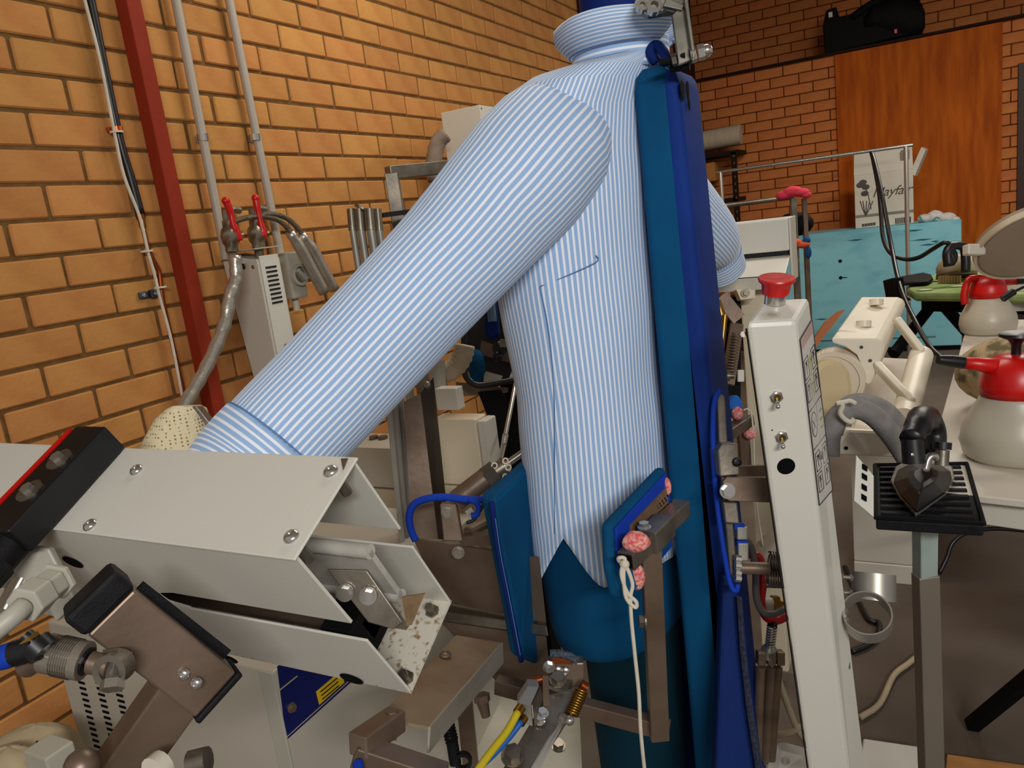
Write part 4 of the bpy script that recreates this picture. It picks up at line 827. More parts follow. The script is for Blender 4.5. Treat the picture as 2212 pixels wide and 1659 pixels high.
hp=spline([P(x,y,1.5) for x,y in ((1640,1215),(1656,1196),(1676,1176),(1700,1160))],4); one('ribbed_duct',tube(hp,[.026+.003*(i%2) for i in range(len(hp))],14),mat('hose_pale2','9a8b78',.5,0,.1,20),'ribbed grey duct disappearing behind the control post','hose',smooth=True)
one('red_hose',tube(spline([P(x,y,1.3) for x,y in ((1610,1196),(1640,1205),(1648,1250),(1644,1300),(1655,1332),(1678,1340),(1700,1330))],5),.0075,10),redp,'red hose curving down behind the control post','hose',smooth=True)
one('grey_hose',tube(spline([P(x,y,1.27) for x,y in ((1604,1160),(1622,1180),(1632,1230),(1634,1290),(1648,1322),(1672,1326),(1695,1316))],5),.006,10),mat('hose_mid_grey','6f6c6a',.5),'grey hose curving beside the red hose','hose',smooth=True)
fh=thing('brass_fitting','white and brass pipe fitting inside the hose loop','pipe fitting',P(1665,1320,1.35)); ob('body',[cyl(P(1645,1305,1.35),P(1670,1306,1.35),.0125,14)],white2,fh,smooth='auto'); ob('nut',[cyl(P(1668,1305,1.35),P(1682,1305,1.35),.016,6),cyl(P(1682,1305,1.35),P(1690,1306,1.35),.009,10)],brass,fh)
vc=thing('lift_cylinder','upright bronze pneumatic lift cylinder with exposed spring beside the zip','cylinder',P(1655,1640,1.35))
vd=P(1664,1340,1.3); 
ob('spring',[coil(P(1668,1352,1.3),P(1663,1398,1.31),.0075,.0018,8)],chrome,vc,smooth=True); ob('cap',[cyl(P(1669,1340,1.3),P(1668,1352,1.3),.009,6)],dark,vc); ob('shoulder',[lathe([(.006,0),(.012,.008),(.014,.016),(.016,.024)],P(1663,1390,1.31),P(1657,1440,1.32)-P(1663,1390,1.31),16)],alu,vc,smooth='auto')
bz=mat('bronze_alu','a48c74',.35,.5,.25,15)
for dx in (-15,8,22): ob('tie_tube',[cyl(P(1658+dx,1438,1.315),P(1648+dx*.8,1640,1.37),.0085,12)],bz,vc,smooth='auto')
for dx in (-17,4,24): ob('head_block',[obox(P(1660+dx,1420,1.31),RR,UU,FW,.014,.024,.02)],bz,vc,bev=.003)
ob('barrel',[cyl(P(1657,1440,1.33),P(1646,1640,1.39),.014,14)],steelb,vc,smooth='auto')
for i,(pts,l) in enumerate((([(1682,1468),(1700,1520),(1722,1575),(1740,1600)],'cream cable slanting down behind the control post'),([(1666,1588),(1700,1584),(1735,1568)],'cream cable lying across the machine base'))):
    one('cream_cable',tube(spline([P(x,y,1.5) for x,y in pts],5),.0065,8),mat('cable_cream','b8a68a',.6),l,'cable',smooth=True)
one('base_bracket',[slab([P(1652,1700,1.42),P(1668,1600,1.5),P(1760,1625,1.45),P(1770,1710,1.4)],FW*.01),*bolt(P(1697,1643,1.43),-FW,.009)],white,'white machine base bracket with a screw beside the zip','bracket',bev=.001)
# far tail pad glimpsed beyond the placket pad
ft=thing('tail_pad','second blue tail pad with pink lining beyond the placket pad','pressing pad',P(1590,960,1.5))
ob('cushion',[slab([P(x,y,1.5) for x,y in ((1562,882),(1588,852),(1600,858),(1606,880),(1600,892),(1565,912))],FW*.03)],mat('bright_blue_pad','2470d0',.6),ft,bev=.005); ob('perforated_plate',[slab([P(x,y,1.49) for x,y in ((1562,915),(1590,890),(1592,915),(1566,945))],FW*.004)],steel,ft)
rag(P(1593,893,1.48),(.012,.01,.014),12,ft); rag(P(1620,938,1.48),(.014,.01,.01),12,ft)
ob('bracket_tube',[sq(P(1566,940,1.46),P(1618,905,1.5),.026,.022)],steel,ft,bev=.002); ob('bracket_leg',[sq(P(1604,925,1.5),P(1610,1010,1.52),.02,.02,FW)],steelb,ft)
one('white_string',tube(spline([P(x,y,1.48) for x,y in ((1606,886),(1616,884),(1624,900),(1628,950),(1630,1010),(1636,1100),(1648,1180)) ],5),.0018,6),cord_w,'thin white string hanging from the second tail pad','cord',smooth=True)
# far clamp
A=P(1702,470,1.95); x1=-hit(A,-EX,x=1560)
fcx=thing('cuff_clamp','white far cuff clamp housing holding the other shirt cuff','machine housing',P(1640,620,2.0))
z2=hit(A,-EZ,y=541)
ob('upper_housing',[cbox((A.x+x1,A.y,A.z-z2),-x1,.10,z2)],white,fcx,bev=.004)
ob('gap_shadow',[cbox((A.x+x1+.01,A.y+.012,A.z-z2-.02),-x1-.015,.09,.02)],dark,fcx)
B_=P(1696,592,1.86); z3=hit(B_,-EZ,y=622); x3=-hit(B_,-EX,x=1525)
ob('lower_top',[slab([B_,V((B_.x+x3,B_.y,B_.z)),V((A.x+x1,A.y+.01,A.z-z2-.012)),V((A.x,A.y+.01,A.z-z2-.012))],(0,0,-.004))],white,fcx,bev=.001)
ob('lower_front',[cbox((B_.x+x3,B_.y,B_.z-z3),-x3,.004,z3)],white2,fcx,bev=.001); ob('end_plate',[cbox((A.x,A.y,B_.z-z3),.006,.1,A.z-B_.z+z3)],white2,fcx,bev=.002)
for x,y in ((1692,600),(1545,616)): ob('screw',bolt(plane_pt(x,y,B_,EY),-EY,.005),steel,fcx)
ob('support_column',[cbox(P(1598,630,1.98),.07,.08,-1.1)],cream,fcx,bev=.004); ob('stay_bracket',[slab([P(x,y,1.9) for x,y in ((1590,625),(1632,625),(1632,645),(1600,648))],FW*.03)],cream,fcx,bev=.002)
ob('bolt',bolt(P(1610,633,1.895),-FW,.008,True),steel,fcx); ob('cable_clip',[obox(P(1600,812,1.9),RR,UU,FW,.016,.03,.01)],white,fcx,bev=.002)
lk2=thing('spring_linkage','dark spring linkage and rods behind the tall blue pad','linkage',P(1570,850,1.8))
ob('arm',[sq(P(1556,640,1.85),P(1596,690,1.85),.035,.01,FW),sq(P(1592,700,1.86),P(1572,830,1.82),.03,.012,FW)],steelb,lk2); ob('spring',[coil(P(1592,720,1.8),P(1578,808,1.8),.011,.002,14)],steelb,lk2,smooth=True)
ob('rod',[cyl(P(1566,680,1.78),P(1555,800,1.78),.006,10),cyl(P(1548,650,1.8),P(1562,690,1.8),.010,10)],brass,lk2,smooth='auto'); ob('pin',[cyl(P(1552,812,1.78),P(1585,812,1.78),.007,10),cyl(P(1568,812,1.78),P(1574,812,1.78),.013,12)],steel,lk2,smooth='auto')
ob('dark_plate',[slab([P(x,y,1.95) for x,y in ((1545,640),(1600,640),(1600,880),(1560,900),(1552,840))],FW*.02)],blackm,lk2)
# ================================================================ roller press
rp_=thing('roller_press','cream collar roller press with round end cover and tilted head','press',P(1860,1000,1.85))
DV=P(1860,641,2.2)-P(1796,730,1.83)
ivory=mat('ivory_enamel','e6dcc8',.4,0,.03,3); tan_=mat('cream_cover','cbb88e',.45,0,.04,3)
ob('head',slab([P(x,y,1.83) for x,y in ((1796,730),(1892,730),(1906,736),(1912,750),(1905,772),(1884,826),(1877,832),(1868,828),(1863,812),(1861,790),(1850,767),(1826,750),(1797,741))],DV),ivory,rp_,bev=.006)
for x,y in ((1861,750),(1880,779)): ob('cover_screw',[cyl(P(x,y,1.826),P(x,y,1.832),.004,10)],dark,rp_)
for x,y,d in ((1866,700,1.925),(1893,653,2.09)): c=P(x,y,d); ob('head_knob',[cyl(c-UU*.008,c+UU*.008,.018,20)],ivory,rp_,smooth='auto')
ob('orange_strip',[slab([P(x,y,1.88) for x,y in ((1757,757),(1826,668),(1812,672),(1784,695),(1756,735))],FW*.01)],mat('orange_board','b2622c',.5),rp_)
rc=P(1799,822,1.86); DN=DV.normalized()
ob('ribbed_ring',[ring(rc,DN,.073,.05,.012,44)]+[obox(rc+DN*.012+(math.cos(a)*RR+math.sin(a)*UU)*.0715,(math.cos(a)*RR+math.sin(a)*UU),(-math.sin(a)*RR+math.cos(a)*UU),DN,.006,.003,.02) for a in [math.radians(k*8) for k in range(45)]],ivory,rp_)
ob('roller_disc',[cyl(rc+DN*.004,rc+DN*.03,.063,36)],ivory,rp_,smooth='auto')
ob('front_housing',[slab([P(x,y,1.80) for x,y in ((1752,820),(1760,797),(1778,782),(1800,776),(1822,783),(1838,802),(1844,835),(1840,880),(1830,912),(1806,934),(1752,945))],FW*.09)],tan_,rp_,bev=.012)
ob('bed',[slab([P(1836,935,1.72),P(1850,860,1.85),P(1888,770,2.2),P(1985,775,2.25),P(1990,905,1.8),P(1985,945,1.7)],-UU*.05)],ivory,rp_,bev=.006)
ob('base',[slab([P(x,y,1.66) for x,y in ((1830,926),(1990,934),(1990,990),(1806,982),(1801,968))],FW*.3)],ivory,rp_,bev=.008); ob('base_hole',[cyl(P(1828,968,1.655),P(1828,968,1.662),.004,10)],blk,rp_)
for a_,b_ in (((1936,690,1.98),(1992,762,1.92)),((1893,788,1.83),(1972,872,1.72))): ob('link_arm',[sq(P(*a_),P(*b_),.018,.028,FW)],ivory,rp_,bev=.006)
ob('roller',[cyl(P(1990,768,1.95),P(1953,905,1.7),.028,24)],ivory,rp_,smooth='auto')
# grey steam hoses
one('steam_hose',tube(spline([P(x,y,1.5) for x,y in ((1790,985),(1792,945),(1806,905),(1830,885),(1862,885),(1895,905),(1930,945),(1960,990)) ],5),.021,14),mat('grey_hose_cover','8a8784',.8,0,.15,30,bump=.3),'thick grey cloth-covered hose arching to the iron, front one','hose','grey iron hoses',smooth=True)
one('steam_hose',tube(spline([P(x,y,1.54) for x,y in ((1800,935),(1815,895),(1840,872),(1880,872),(1915,890),(1945,925),(1968,965)) ],5),.019,14),mat('grey_hose_cover','8a8784'),'thick grey cloth-covered hose arching to the iron, rear one','hose','grey iron hoses',smooth=True)
one('hose_tie',[tube(spline([P(x,y,1.46) for x,y in ((1812,868),(1820,876),(1815,892),(1824,905),(1838,912),(1845,905))],5),.005,8),tube(spline([P(x,y,1.46) for x,y in ((1806,872),(1826,868),(1836,866),(1848,872))],4),.0045,8)],cord_w,'white twisted tie binding the two grey hoses','tie',smooth=True)
# iron rest and iron
IR=1.2
rest=thing('iron_rest','black ribbed iron rest tray on a steel pedestal','iron rest',P(2005,1659,1.9))
zr=P(2005,1100,IR).z
def rt(x,y,dz=0): return PZ(x,y,zr+dz)
tr=[rt(1890,1008),rt(2088,1005),rt(2125,1135),rt(1892,1122)]
tray=ob('tray',[slab(tr,(0,0,-.018))],rubber,rest,bev=.003)
def rl_(a,b,t): return a+(b-a)*t
for i in range(9):
    t=(i+.6)/9.4; a=rl_(tr[0],tr[3],t); b=rl_(tr[1],tr[2],t); ob('rib',[sq(rl_(a,b,.05)+EZ*.002,rl_(a,b,.93)+EZ*.002,.009,.006)],rubber,tray,bev=.001)
ob('rim',[tube([p+EZ*.003 for p in (tr[0],tr[1],tr[2],tr[3],tr[0])],.004,6)],blackm,rest)
brk=ob('bracket',[slab([P(x,y,IR-.06) for x,y in ((1850,983),(1888,1028),(1888,1118),(1845,1082))],FW*.004)],white,rest,bev=.001)
for i,y in enumerate((1010,1030,1053,1075)): ob('bracket_slot',[obox(P(1868-i*.5,y,IR-.062),RR+UU*-.6,UU,FW,.008,.008,.003)],blk,brk)
ob('inner_tube',[sq(P(1998,1120,1.25),P(1998,1245,1.32),.031,.026,FW)],mat('pale_blue_tube','b3c4bd',.4),rest,bev=.002)
tp0=P(1999,1240,1.315); 
ob('outer_tube',[sq(tp0,V((tp0.x+.01,tp0.y,0.0)),.036,.028,FW)],mat('satin_steel','a89d8e',.35,.6,.15,3,stretch=(1,1,.4)),rest,bev=.002)
iron=thing('steam_iron','black industrial steam iron with chrome sole resting on the ribbed tray','iron',rt(1990,1080,.003))
sole=[(1978,1118),(1940,1075),(1924,1045),(1935,1015),(1965,1000),(2030,1000),(2058,1018),(2062,1040),(2045,1070)]
ob('sole_plate',[slab([rt(x,y,.006) for x,y in sole],(0,0,.008))],chrome,iron,bev=.002)
sc_=rt(1990,1050,0)
R=[[rt(x,y,.014)*1.0 for x,y in sole],]
def shr(k,h,dx=0,dy=0): 
    c=rt(1995,1018,h); return [c+(rt(x,y,h)-c)*k for x,y in sole]
ob('body',loft([shr(.93,.014),shr(.92,.026),shr(.5,.052),shr(.3,.056)]),dark,iron,bev=.003)
hc=rt(1995,1030,.07)
dI=IR-.03
ob('handle_post',[cyl(P(1975,1000,dI-.02),P(1970,948,dI-.02),.0165,18,.0155)],dark,iron,smooth='auto')
ob('handle',[tube(spline([P(1968,950,dI-.02),P(1984,920,dI),P(1990,905,dI+.02),P(2010,908,dI+.05),P(2020,940,dI+.06),P(2016,985,dI+.05)],5),[.017]*4+[.02]*6+[.021]*4+[.017]*12,14)],dark,iron,smooth=True)
ob('steam_valve',[cyl(P(2034,1005,dI),P(2036,972,dI),.010,12)],steel,iron,smooth='auto'); ob('valve_knob',[cyl(P(2035,970,dI),P(2036,955,dI),.013,16)],dark,iron,smooth='auto'); ob('pipe_bend',[tube(spline([P(1998,1018,dI),P(2006,990,dI),P(2020,985,dI),P(2032,1000,dI)],5),.006,10)],chrome,iron,smooth=True); ob('screw',bolt(P(1971,982,dI-.038),-FW,.003),chrome,iron)
# ================================================================ table, bottles, cushion
TZ=.88
tb=thing('work_table','white work table with black legs at the right edge','table',(.55,1.8,0))
ob('table_top',[slab([PZ(1990,1058,TZ),PZ(2240,1085,TZ),PZ(2330,690,TZ),PZ(2092,690,TZ)],(0,0,-.012))],mat('table_white','cfc6b8',.4,0,.04,4),tb,bev=.002)
e0,e1=PZ(1990,1058,TZ),PZ(2330,1094,TZ)
ob('front_rail',[slab([e0+V((.05,.02,-.012)),e1+V((0,.02,-.012)),e1+V((0,.02,-.06)),e0+V((.05,.02,-.06))],(0,.02,0))],white2,tb,bev=.002)
ob('leg',[sq(P(2260,1435,1.72),PZ(2098,1568,.01),.03,.03,FW)],blackm,tb,bev=.002); ob('leg',[sq(P(2160,1050,1.35),P(2120,1110,1.5),.025,.025,FW)],blackm,tb,bev=.002)
frost=mat('frosted_plastic','d8d0bc',.35,0,.03,5,trans=.35,sss=.2)
def bottle(cx,cy,z,s,hs,lab,noz,lever):
    c=PZ(cx,cy,z); g=s*hs; b=thing('spray_bottle',lab,'spray bottle',c,'red-topped spray bottles')
    ob('bottle_body',lathe([(.001,0),(.055*s,.0),(.063*s,.008*g),(.067*s,.03*g),(.064*s,.055*g),(.052*s,.085*g),(.043*s,.105*g),(.041*s,.118*g)],c,EZ,32),frost,b,smooth=True)
    ob('red_head',lathe([(.043*s,.112*g),(.0435*s,.13*g),(.037*s,.16*g),(.026*s,.176*g),(.014*s,.18*g),(.001,.181*g)],c,EZ,28),redp,b,smooth=True)
    ob('pump_knob',lathe([(.006*s,.178*g),(.006*s,.197*g),(.010*s,.205*g),(.021*s,.212*g),(.020*s,.217*g),(.010*s,.215*g),(.001,.213*g)],c,EZ,22),dark,b,smooth='auto')
    n=noz.normalized(); t=c+EZ*.155*g
    ob('nozzle_arm',[tube([t+n*.01*s,t+n*.045*s,t+n*.075*s],[.014*s,.010*s,.008*s],12)],redp,b,smooth=True); ob('nozzle_tip',[tube([t+n*.072*s,t+n*.09*s,t+n*.106*s],[.009*s,.0085*s,.006*s],12)],dark,b,smooth='auto')
    h=lever.normalized(); ob('handle',[tube(spline([t+h*.02*s+EZ*.012*s,t+h*.05*s+EZ*.008*s,t+h*.062*s-EZ*.03*s,t+h*.06*s-EZ*.055*s],4),.009*s,10)],redp,b,smooth=True)
bottle(2192,985,TZ,1.3,.80,'frosted spray bottle with red head, large near one at the right edge',-RR+UU*.12,RR)
bottle(2134,718,TZ,1.2,.84,'frosted spray bottle with red head standing farther back on the table',RR+UU*.05,-RR)
fl=mat('floral_cloth','b9a27c',.9,0,.4,26,col2='6d6246',contrast=(.42,.55))
one('pressing_ham',[ball(P(2178,800,1.62),.1,.1,.074,24,(RR,FW,(UU*.9-FW*.2).normalized()))],fl,'floral patterned pressing cushion behind the near spray bottle','cushion',smooth=True)
one('spray_lance',[cyl(P(2166,646,1.75),P(2190,630,1.75),.008,10),cyl(P(2190,630,1.75),P(2260,596,1.75),.0035,8)],dark,'black spray lance tip at the right edge beside the far bottle','lance',smooth='auto')
one('white_box',[cbox(PZ(2105,690,TZ)+V((.02,.12,0)),.5,.18,.1)],white2,'plain white box at the back of the work table','box',bev=.004)
one('paper_edge',[tube(spline([PZ(2130,960,TZ+.001),PZ(2072,945,TZ+.003),PZ(2100,935,TZ+.001)],5),.002,6)],grey,'thin grey wire loop lying on the work table','wire')
# round beige shade
shd=P(2236,528,2.1); sa=(UU*-.86+FW*-.5).normalized()
ls=thing('round_lamp','round beige lamp head on an arm at the right edge','lamp',shd)
ob('shade',lathe([(.0,.006),(.135,.006),(.139,.003),(.139,.0),(.149,-.0),(.149,-.025),(.08,-.04),(0.001,-.045)],shd,sa,40),mat('beige_shade','8f7d6a',.5,0,.04,3),ls,smooth='auto')
ob('rim',[ring(shd-sa*.014,sa,.151,.018,.007,44)],mat('beige_rim','bfae94',.45),ls,smooth='auto')
ob('mount',[obox(P(2104,540,2.12),RR,UU,FW,.05,.03,.03)],white2,ls,bev=.004)
# ironing board group
ibd=3.0
ib=thing('ironing_board','ironing board with green leaf-print cover and black legs','ironing board',PZ(2040,760,0))
zb=P(1960,625,ibd).z
def zp(x,y,d=0): return PZ(x,y,zb+d)
green=mat('green_leaf_cover','9fae78',.8,0,.35,7,col2='788f52',contrast=(.4,.6))
cvr=ob('cover',[slab([zp(1958,620),zp(1968,608),zp(2030,588),zp(2100,572),zp(2212,565),zp(2300,570),zp(2300,640),zp(2150,632),zp(1975,632)],(0,0,-.035))],green,ib,bev=.012)
lf=mat('leaf_pale','cfd6b0',.8)
for x,y in ((1998,626),(2070,618),(2030,606),(2110,600),(2160,590)): c=zp(x,y,.003); ob('leaf_print',[ball(c,.03,.018,.003,10)],lf,cvr,smooth=True)
ob('frame',[slab([zp(1990,640,-.04),zp(2300,645,-.04),zp(2300,600,-.04),zp(2050,620,-.04)],(0,0,-.06))],blackm,ib)
for a_,b_ in (((2030,650),(2075,760)),((1930,765),(2020,640))): ob('leg',[cyl(P(*a_,3.0),P(b_[0]+(60 if a_[0]==2030 else 0),b_[1]+10,3.15),.022,10)],blackm,ib,smooth='auto')
rs=thing('board_iron_rest','black iron rest on the nose of the ironing board','iron rest',P(1970,630,ibd-.1))
ob('rest_tray',[slab([zp(1938,598,.02),zp(1995,588,.02),zp(2012,592,.02),zp(2016,600,.02),zp(2004,607,.02),zp(1940,612,.02)],(0,0,-.012))],rubber,rs,bev=.005); ob('rest_block',[slab([P(x,y,2.92) for x,y in ((1928,600),(1952,598),(1958,640),(1972,648),(1935,640))],FW*.08)],blackm,rs,bev=.006)
i2=thing('domestic_iron','beige domestic iron with black handle standing on the green ironing board','iron',zp(2066,600))
c=zp(2066,592,.02); ob('iron_body',[loft([[c+V((0,0,h))+RR*math.cos(a)*w1+FW*math.sin(a)*w2 for a in [2*math.pi*j/20 for j in range(20)]] for h,w1,w2 in ((0,.062,.1),(.03,.064,.1),(.06,.052,.08),(.075,.03,.05))])],mat('iron_beige','cbbba2',.4),i2,smooth=True)
ob('sole',[loft([[c+V((0,0,h))+RR*math.cos(a)*.064+FW*math.sin(a)*.1 for a in [2*math.pi*j/20 for j in range(20)]] for h in (-.012,0)])],steelb,i2,smooth='auto')
ob('handle',[tube(spline([P(2050,575,2.95),P(2048,545,2.95),P(2062,530,2.95),P(2082,535,2.95),P(2086,560,2.95),P(2086,588,2.95)],5),[.02]*10+[.017]*16,12),ball(P(2056,555,2.95),.022,.02,.034,12,(RR,FW,UU))],dark,i2,smooth=True)
one('power_cable',tube(spline([P(x,y,d) for x,y,d in ((2052,528,2.95),(2040,524,2.95),(2015,538,3.0),(1985,556,3.05),(1955,560,3.1),(1925,548,3.15),(1908,515,3.2),(1903,460,3.25),(1898,410,3.3),(1886,345,3.35),(1882,330,3.35),(1888,345,3.3),(1905,420,3.2),(1925,530,3.1),(1945,620,2.9),(1975,690,2.7),(2010,750,2.6),(2050,785,2.5))],6),.0085,8),dark,'long black iron cord hanging over the garment rail','cord',smooth=True)
one('comb_guard',[obox(zp(2030+6*i,604,.015),RR,FW,EZ,.004,.02,.03) for i in range(8)],mat('comb_tan','b59a6c',.6),'row of tan comb teeth under the domestic iron','comb')
# ================================================================ back of the room
blue=mat('turquoise_paint','84c6d4',.55,0,.2,4,col2='68b0c2',bump=.1,stretch=(1,1,2.2),contrast=(.25,.5))
YC=6.75; A=PY(2077,474,YC); L0=PY(1745,507,YC)
bcab=thing('turquoise_cabinet','turquoise painted metal cabinet with scuff marks along the back wall','cabinet',(0,YC+.2,0))
ob('body',[cbox((L0.x-.35,YC,.04),A.x-L0.x+.35,.42,A.z-.04)],blue,bcab,bev=.004)
da,db=PY(2020,488,YC),PY(2025,700,YC)
dpn=ob('door_panel',[cbox((L0.x-.3,YC-.012,.12),da.x-L0.x+.3,.012,da.z-.12)],blue,bcab,bev=.002); ob('plinth',[cbox((L0.x-.35,YC+.02,0),A.x-L0.x+.34,.36,.04)],blackm,bcab)
for x,y in ((1815,564),(1816,600)): c=PY(x,y,YC-.012); ob('hole',[cyl(c,c-EY*.002,.014,14)],blk,dpn)
scf=mat('scuff_mark','2e6a80',.6)
for x,y,w_ in ((1830,520,.12),(1965,520,.16),(1985,530,.12),(1950,500,.14),(1815,600,.06),(2010,522,.06),(1760,690,.1)): c=PY(x,y,YC-.0125); ob('scuff',[slab([c,c+V((w_*.5,0,.006)),c+V((w_,0,.0)),c+V((w_*.6,0,-.008))],(0,-.0008,0))],scf,dpn)
# carton
YK=YC+.12; k0,k1=PY(1848,492,YK),PY(1974,478,YK); zk=A.z+.002; 
ct=thing('carton','white flower-printed cardboard carton standing open on the turquoise cabinet','carton',(k0.x+.3,YK+.15,zk))
ht=PY(1905,372,YK).z-zk; cw=k1.x-k0.x
cb=mat('white_carton','d3cdc0',.8,0,.05,6)
bxb=ob('box_body',[cbox((k0.x,YK,zk),cw,.22,ht)],cb,ct,bev=.004)
fz=PY(1900,322,YK).z; ob('front_flap',[slab([(k0.x,YK,zk+ht),(k0.x+cw,YK,zk+ht),(k0.x+cw-.005,YK+.03,fz),(k0.x+.004,YK+.03,fz)],(0,.004,0))],cb,ct)
ob('side_flap',[slab([PY(x,y,YK+.05) for x,y in ((1966,372),(1976,380),(2000,323),(1990,318))],(.02,.1,0))],cb,ct)
ink=mat('grey_ink','5d5650',.7)
text_mesh('carton_lettering','Mayfair',.1,PY(1926,413,YK-.002),EX,EZ,ink,bxb,shear=.35,spacing=.95)
ob('printed_band',[cbox((k0.x,YK-.0015,PY(1900,466,YK).z),cw,.0012,.022)],mat('band_grey','8c857c',.7),bxb)
def pk(x,y): return PY(x,y,YK-.002)
ob('printed_barcode',[cbox(pk(1934+i*4.4,484-i*.5),.010,.0012,.045) for i in range(8)],ink,bxb); ob('printed_code',[cbox(pk(1862+i*6,490-i*.8),.018,.0012,.022) for i in range(5)],ink,bxb)
ob('printed_flower',[tube(spline([pk(1866,400),pk(1875,420),pk(1882,452)],4),.003,5)]+[ball(pk(x,y),.03,.002,.022,8) for x,y in ((1858,400),(1870,404),(1868,418),(1864,394))]+[tube(spline([pk(1870,466),pk(1870+dx*.5,452),pk(1870+dx,434)],4),.0035,5) for dx in (-12,-6,2,9,16)],ink,bxb)
ob('printed_stamp',[cbox(pk(1946,345),.06,.0012,.07)],mat('band_grey','8c857c'),bxb)
tw=mat('white_towel','d9d6cf',.9,0,.1,30,bump=.4)
tl=thing('white_cloth','crumpled white cloth with blue edging on the turquoise cabinet','cloth',PY(2030,477,YK))
for x,y,r in ((1998,472,(.06,.05,.035)),(2020,468,(.07,.05,.05)),(2045,470,(.07,.05,.04)),(2062,474,(.04,.04,.025))): rag(PY(x,y,YK),r,12,tl,'fold',m=tw)
ob('blue_edging',[tube(spline([PY(x,y,YK-.07) for x,y in ((1986,466),(1994,478),(2010,480),(2022,470),(2030,472))],5),.006,6)],mat('turquoise_edge','4f9fb0',.8),tl,smooth=True)
# chrome garment rack
YR=6.1
rk=thing('garment_rack','chrome garment rack on castors in front of the turquoise cabinet','garment rack',(0,YR,0))
ra,rb=PY(1545,373,YR),PY(1972,313,YR); ob('rail',[cyl(ra,rb,.0125,12)],chrome,rk,smooth='auto')
pt=PY(1957,316,YR); ob('upright',[cyl(pt,V((pt.x,pt.y,.1)),.015,12)],chrome,rk,smooth='auto'); pt2=PY(1556,372,YR); ob('upright',[cyl(pt2,V((pt2.x,pt2.y,.1)),.015,12)],chrome,rk,smooth='auto')
for p_ in (pt,pt2):
    fb=ob('foot_bar',[cyl(V((p_.x,YR-.22,.1)),V((p_.x,YR+.22,.1)),.014,10)],chrome,rk,smooth='auto')
    for s in (-.2,.2): c=V((p_.x,YR+s,.045)); ob('castor',[cyl(c-EX*.015,c+EX*.015,.045,16)],blackm,fb,smooth='auto')

# nearer rail with pink cloth
YN=3.9
r2=thing('drying_stand','galvanised stand with paired uprights carrying a pink cloth','stand',PY(1735,640,YN))
a_=PY(1713,428,YN); b_=PY(1737,428,YN+.05)
ob('upright',[sq(a_,V((a_.x,a_.y,0)),.025,.025,FW)],steel,r2); ob('upright',[sq(b_,V((b_.x,b_.y,0)),.02,.02,FW)],steelb,r2); ob('cross_bar',[cyl(PY(1555,446,YN),PY(1715,425,YN),.012,10)],steel,r2,smooth='auto')
pkc=mat('pink_cloth','e0445a',.85,0,.15,12,bump=.3)
pc_=thing('pink_cloth','crumpled pink cloth draped on top of the galvanised stand','cloth',PY(1715,430,YN))
for x,y,r in ((1695,421,(.045,.03,.022)),(1712,414,(.05,.035,.026)),(1730,416,(.045,.03,.02)),(1742,421,(.025,.025,.016))): rag(PY(x,y,YN-.02),r,12,pc_,'fold',m=pkc)
oc=thing('orange_cloth','orange and blue cloths tied to the stand behind the far clamp','cloth',PY(1730,540,YN))
for x,y,r,mm in ((1715,524,(.04,.03,.022),mat('orange_cloth','d9603c',.85)),(1735,528,(.035,.03,.018),mat('orange_cloth','d9603c')),(1742,520,(.02,.02,.02),mat('blue_rag','1d4f86',.85)),(1746,545,(.016,.016,.03),mat('blue_rag','1d4f86'))): rag(PY(x,y,YN-.04),r,12,oc,'fold',m=mm)
one('black_bag',[ball(PY(1716,485,3.98),.09,.05,.06,14)],blackm,'black bundle behind the far cuff clamp','bag',smooth=True)
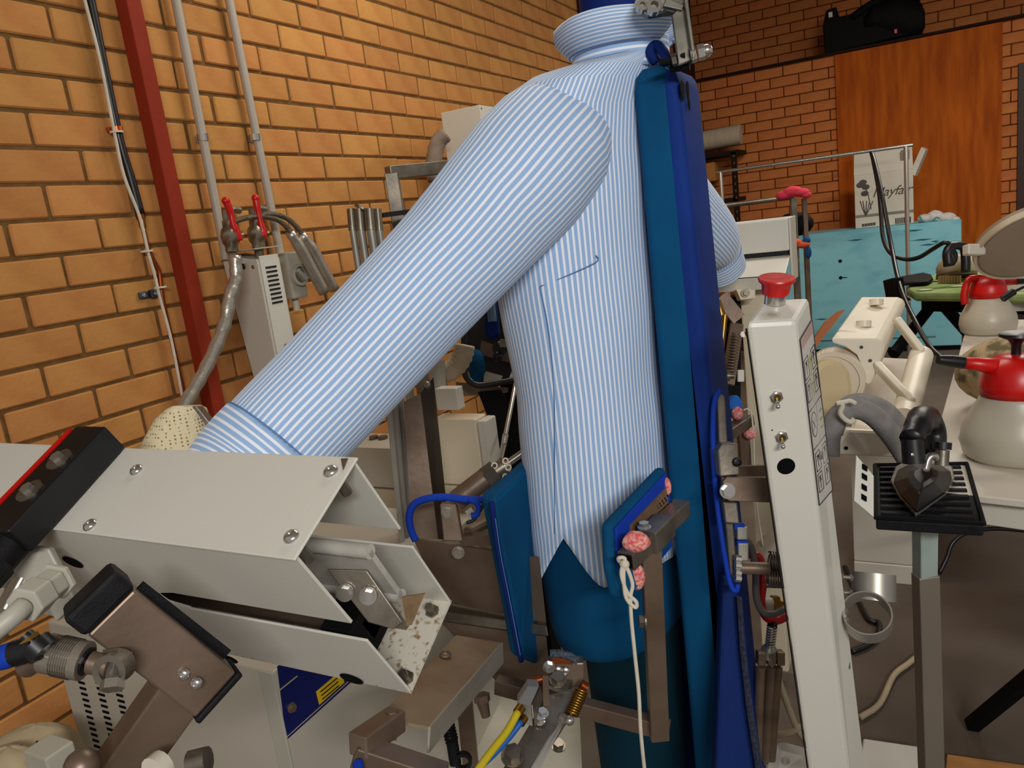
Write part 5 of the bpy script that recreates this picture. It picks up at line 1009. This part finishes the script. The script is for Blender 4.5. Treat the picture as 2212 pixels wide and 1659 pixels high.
# shelf rack with roll
YS=7.0
sp1=PY(1583,334,YS); sr_=thing('slotted_shelf','dark slotted-angle shelf against the back wall behind the shirt','shelf',V((sp1.x-.3,YS,0)))
ob('post',[cbox((sp1.x-.02,YS,0),.045,.04,sp1.z+.02)],mat('slotted_dark','1d1410',.6),sr_)
for i in range(11): c=PY(1584+i*.9,340+i*15,YS-.001); ob('slot',[cbox(c,.01,-.002,.022)],mat('slot_light','7a5a40',.8),sr_)
for y in (322,425):
    c=PY(1588,y,YS); ob('shelf_board',[cbox((c.x-.9,YS,c.z-.04),.92,.4,.035)],mat('slotted_dark','1d1410'),sr_)
ra,rb=PY(1600,290,YS+.15),PY(1480,312,YS+.15)
one('fabric_roll',[cyl(ra,rb,.085,24)],mat('roll_white','b9ad97',.8,0,.1,10,stretch=(12,1,1)),'white rolled fabric lying on top of the slotted shelf','roll',smooth='auto')
one('brown_carton',[cbox(PY(1546,390,YS+.05),-.35,.3,.16)],mat('kraft_board','b07a40',.8,0,.1,6),'brown cardboard box on the slotted shelf','carton',bev=.003)
# things on the floor at the lower right
A=PZ(1846,1252,0); cw=hit(A,EX,x=1990)
cbn=thing('floor_cabinet','pale grey cabinet on the floor below the iron rest','cabinet',(A.x+.1,A.y+.1,0))
ob('body',[cbox((A.x,A.y+.005,.072),cw,.3,.6)],white2,cbn,bev=.004); ob('plinth',[cbox((A.x,A.y,0),cw,.3,.07)],white2,cbn,bev=.003)
one('floor_cable',tube(spline([PZ(x,y,.012) for x,y in ((1858,1550),(1900,1520),(1930,1460),(1960,1435),(1985,1415))],5),.008,8),mat('cable_cream','b8a68a'),'cream cable curving over the floor at the lower right','cable',smooth=True)
one('floor_cable',tube(spline([PZ(x,y,.012) for x,y in ((1840,1408),(1872,1395),(1895,1375),(1898,1345),(1870,1330),(1825,1225))],5),.009,8),dark,'black cable looping on the floor behind the ring holders','cable',smooth=True)
one('power_cable',tube(spline([P(x,y,d) for x,y,d in ((2212,1146,2.0),(2150,1142,2.0),(2090,1150,2.0),(2058,1172,2.0),(2045,1205,2.0),(2028,1240,2.0))],5),.006,8),dark,'black cord hanging from the table to behind the steel pedestal','cord',smooth=True)
one('base_block',[slab([PZ(1866,1640,.01),PZ(2005,1662,.01),PZ(2005,1760,.01),PZ(1850,1760,.01)],(0,0,.06)),],white,'white machine foot plate at the base of the control post','base plate',bev=.004)
one('timber_strip',[slab([PZ(2046,1640,.01),PZ(2240,1668,.01),PZ(2240,1720,.01),PZ(2040,1700,.01)],(0,0,.015))],mat('pine_strip','c08a4e',.6,0,.15,6,stretch=(1,8,8)),'strip of pale timber on the floor at the bottom right','timber',bev=.002)
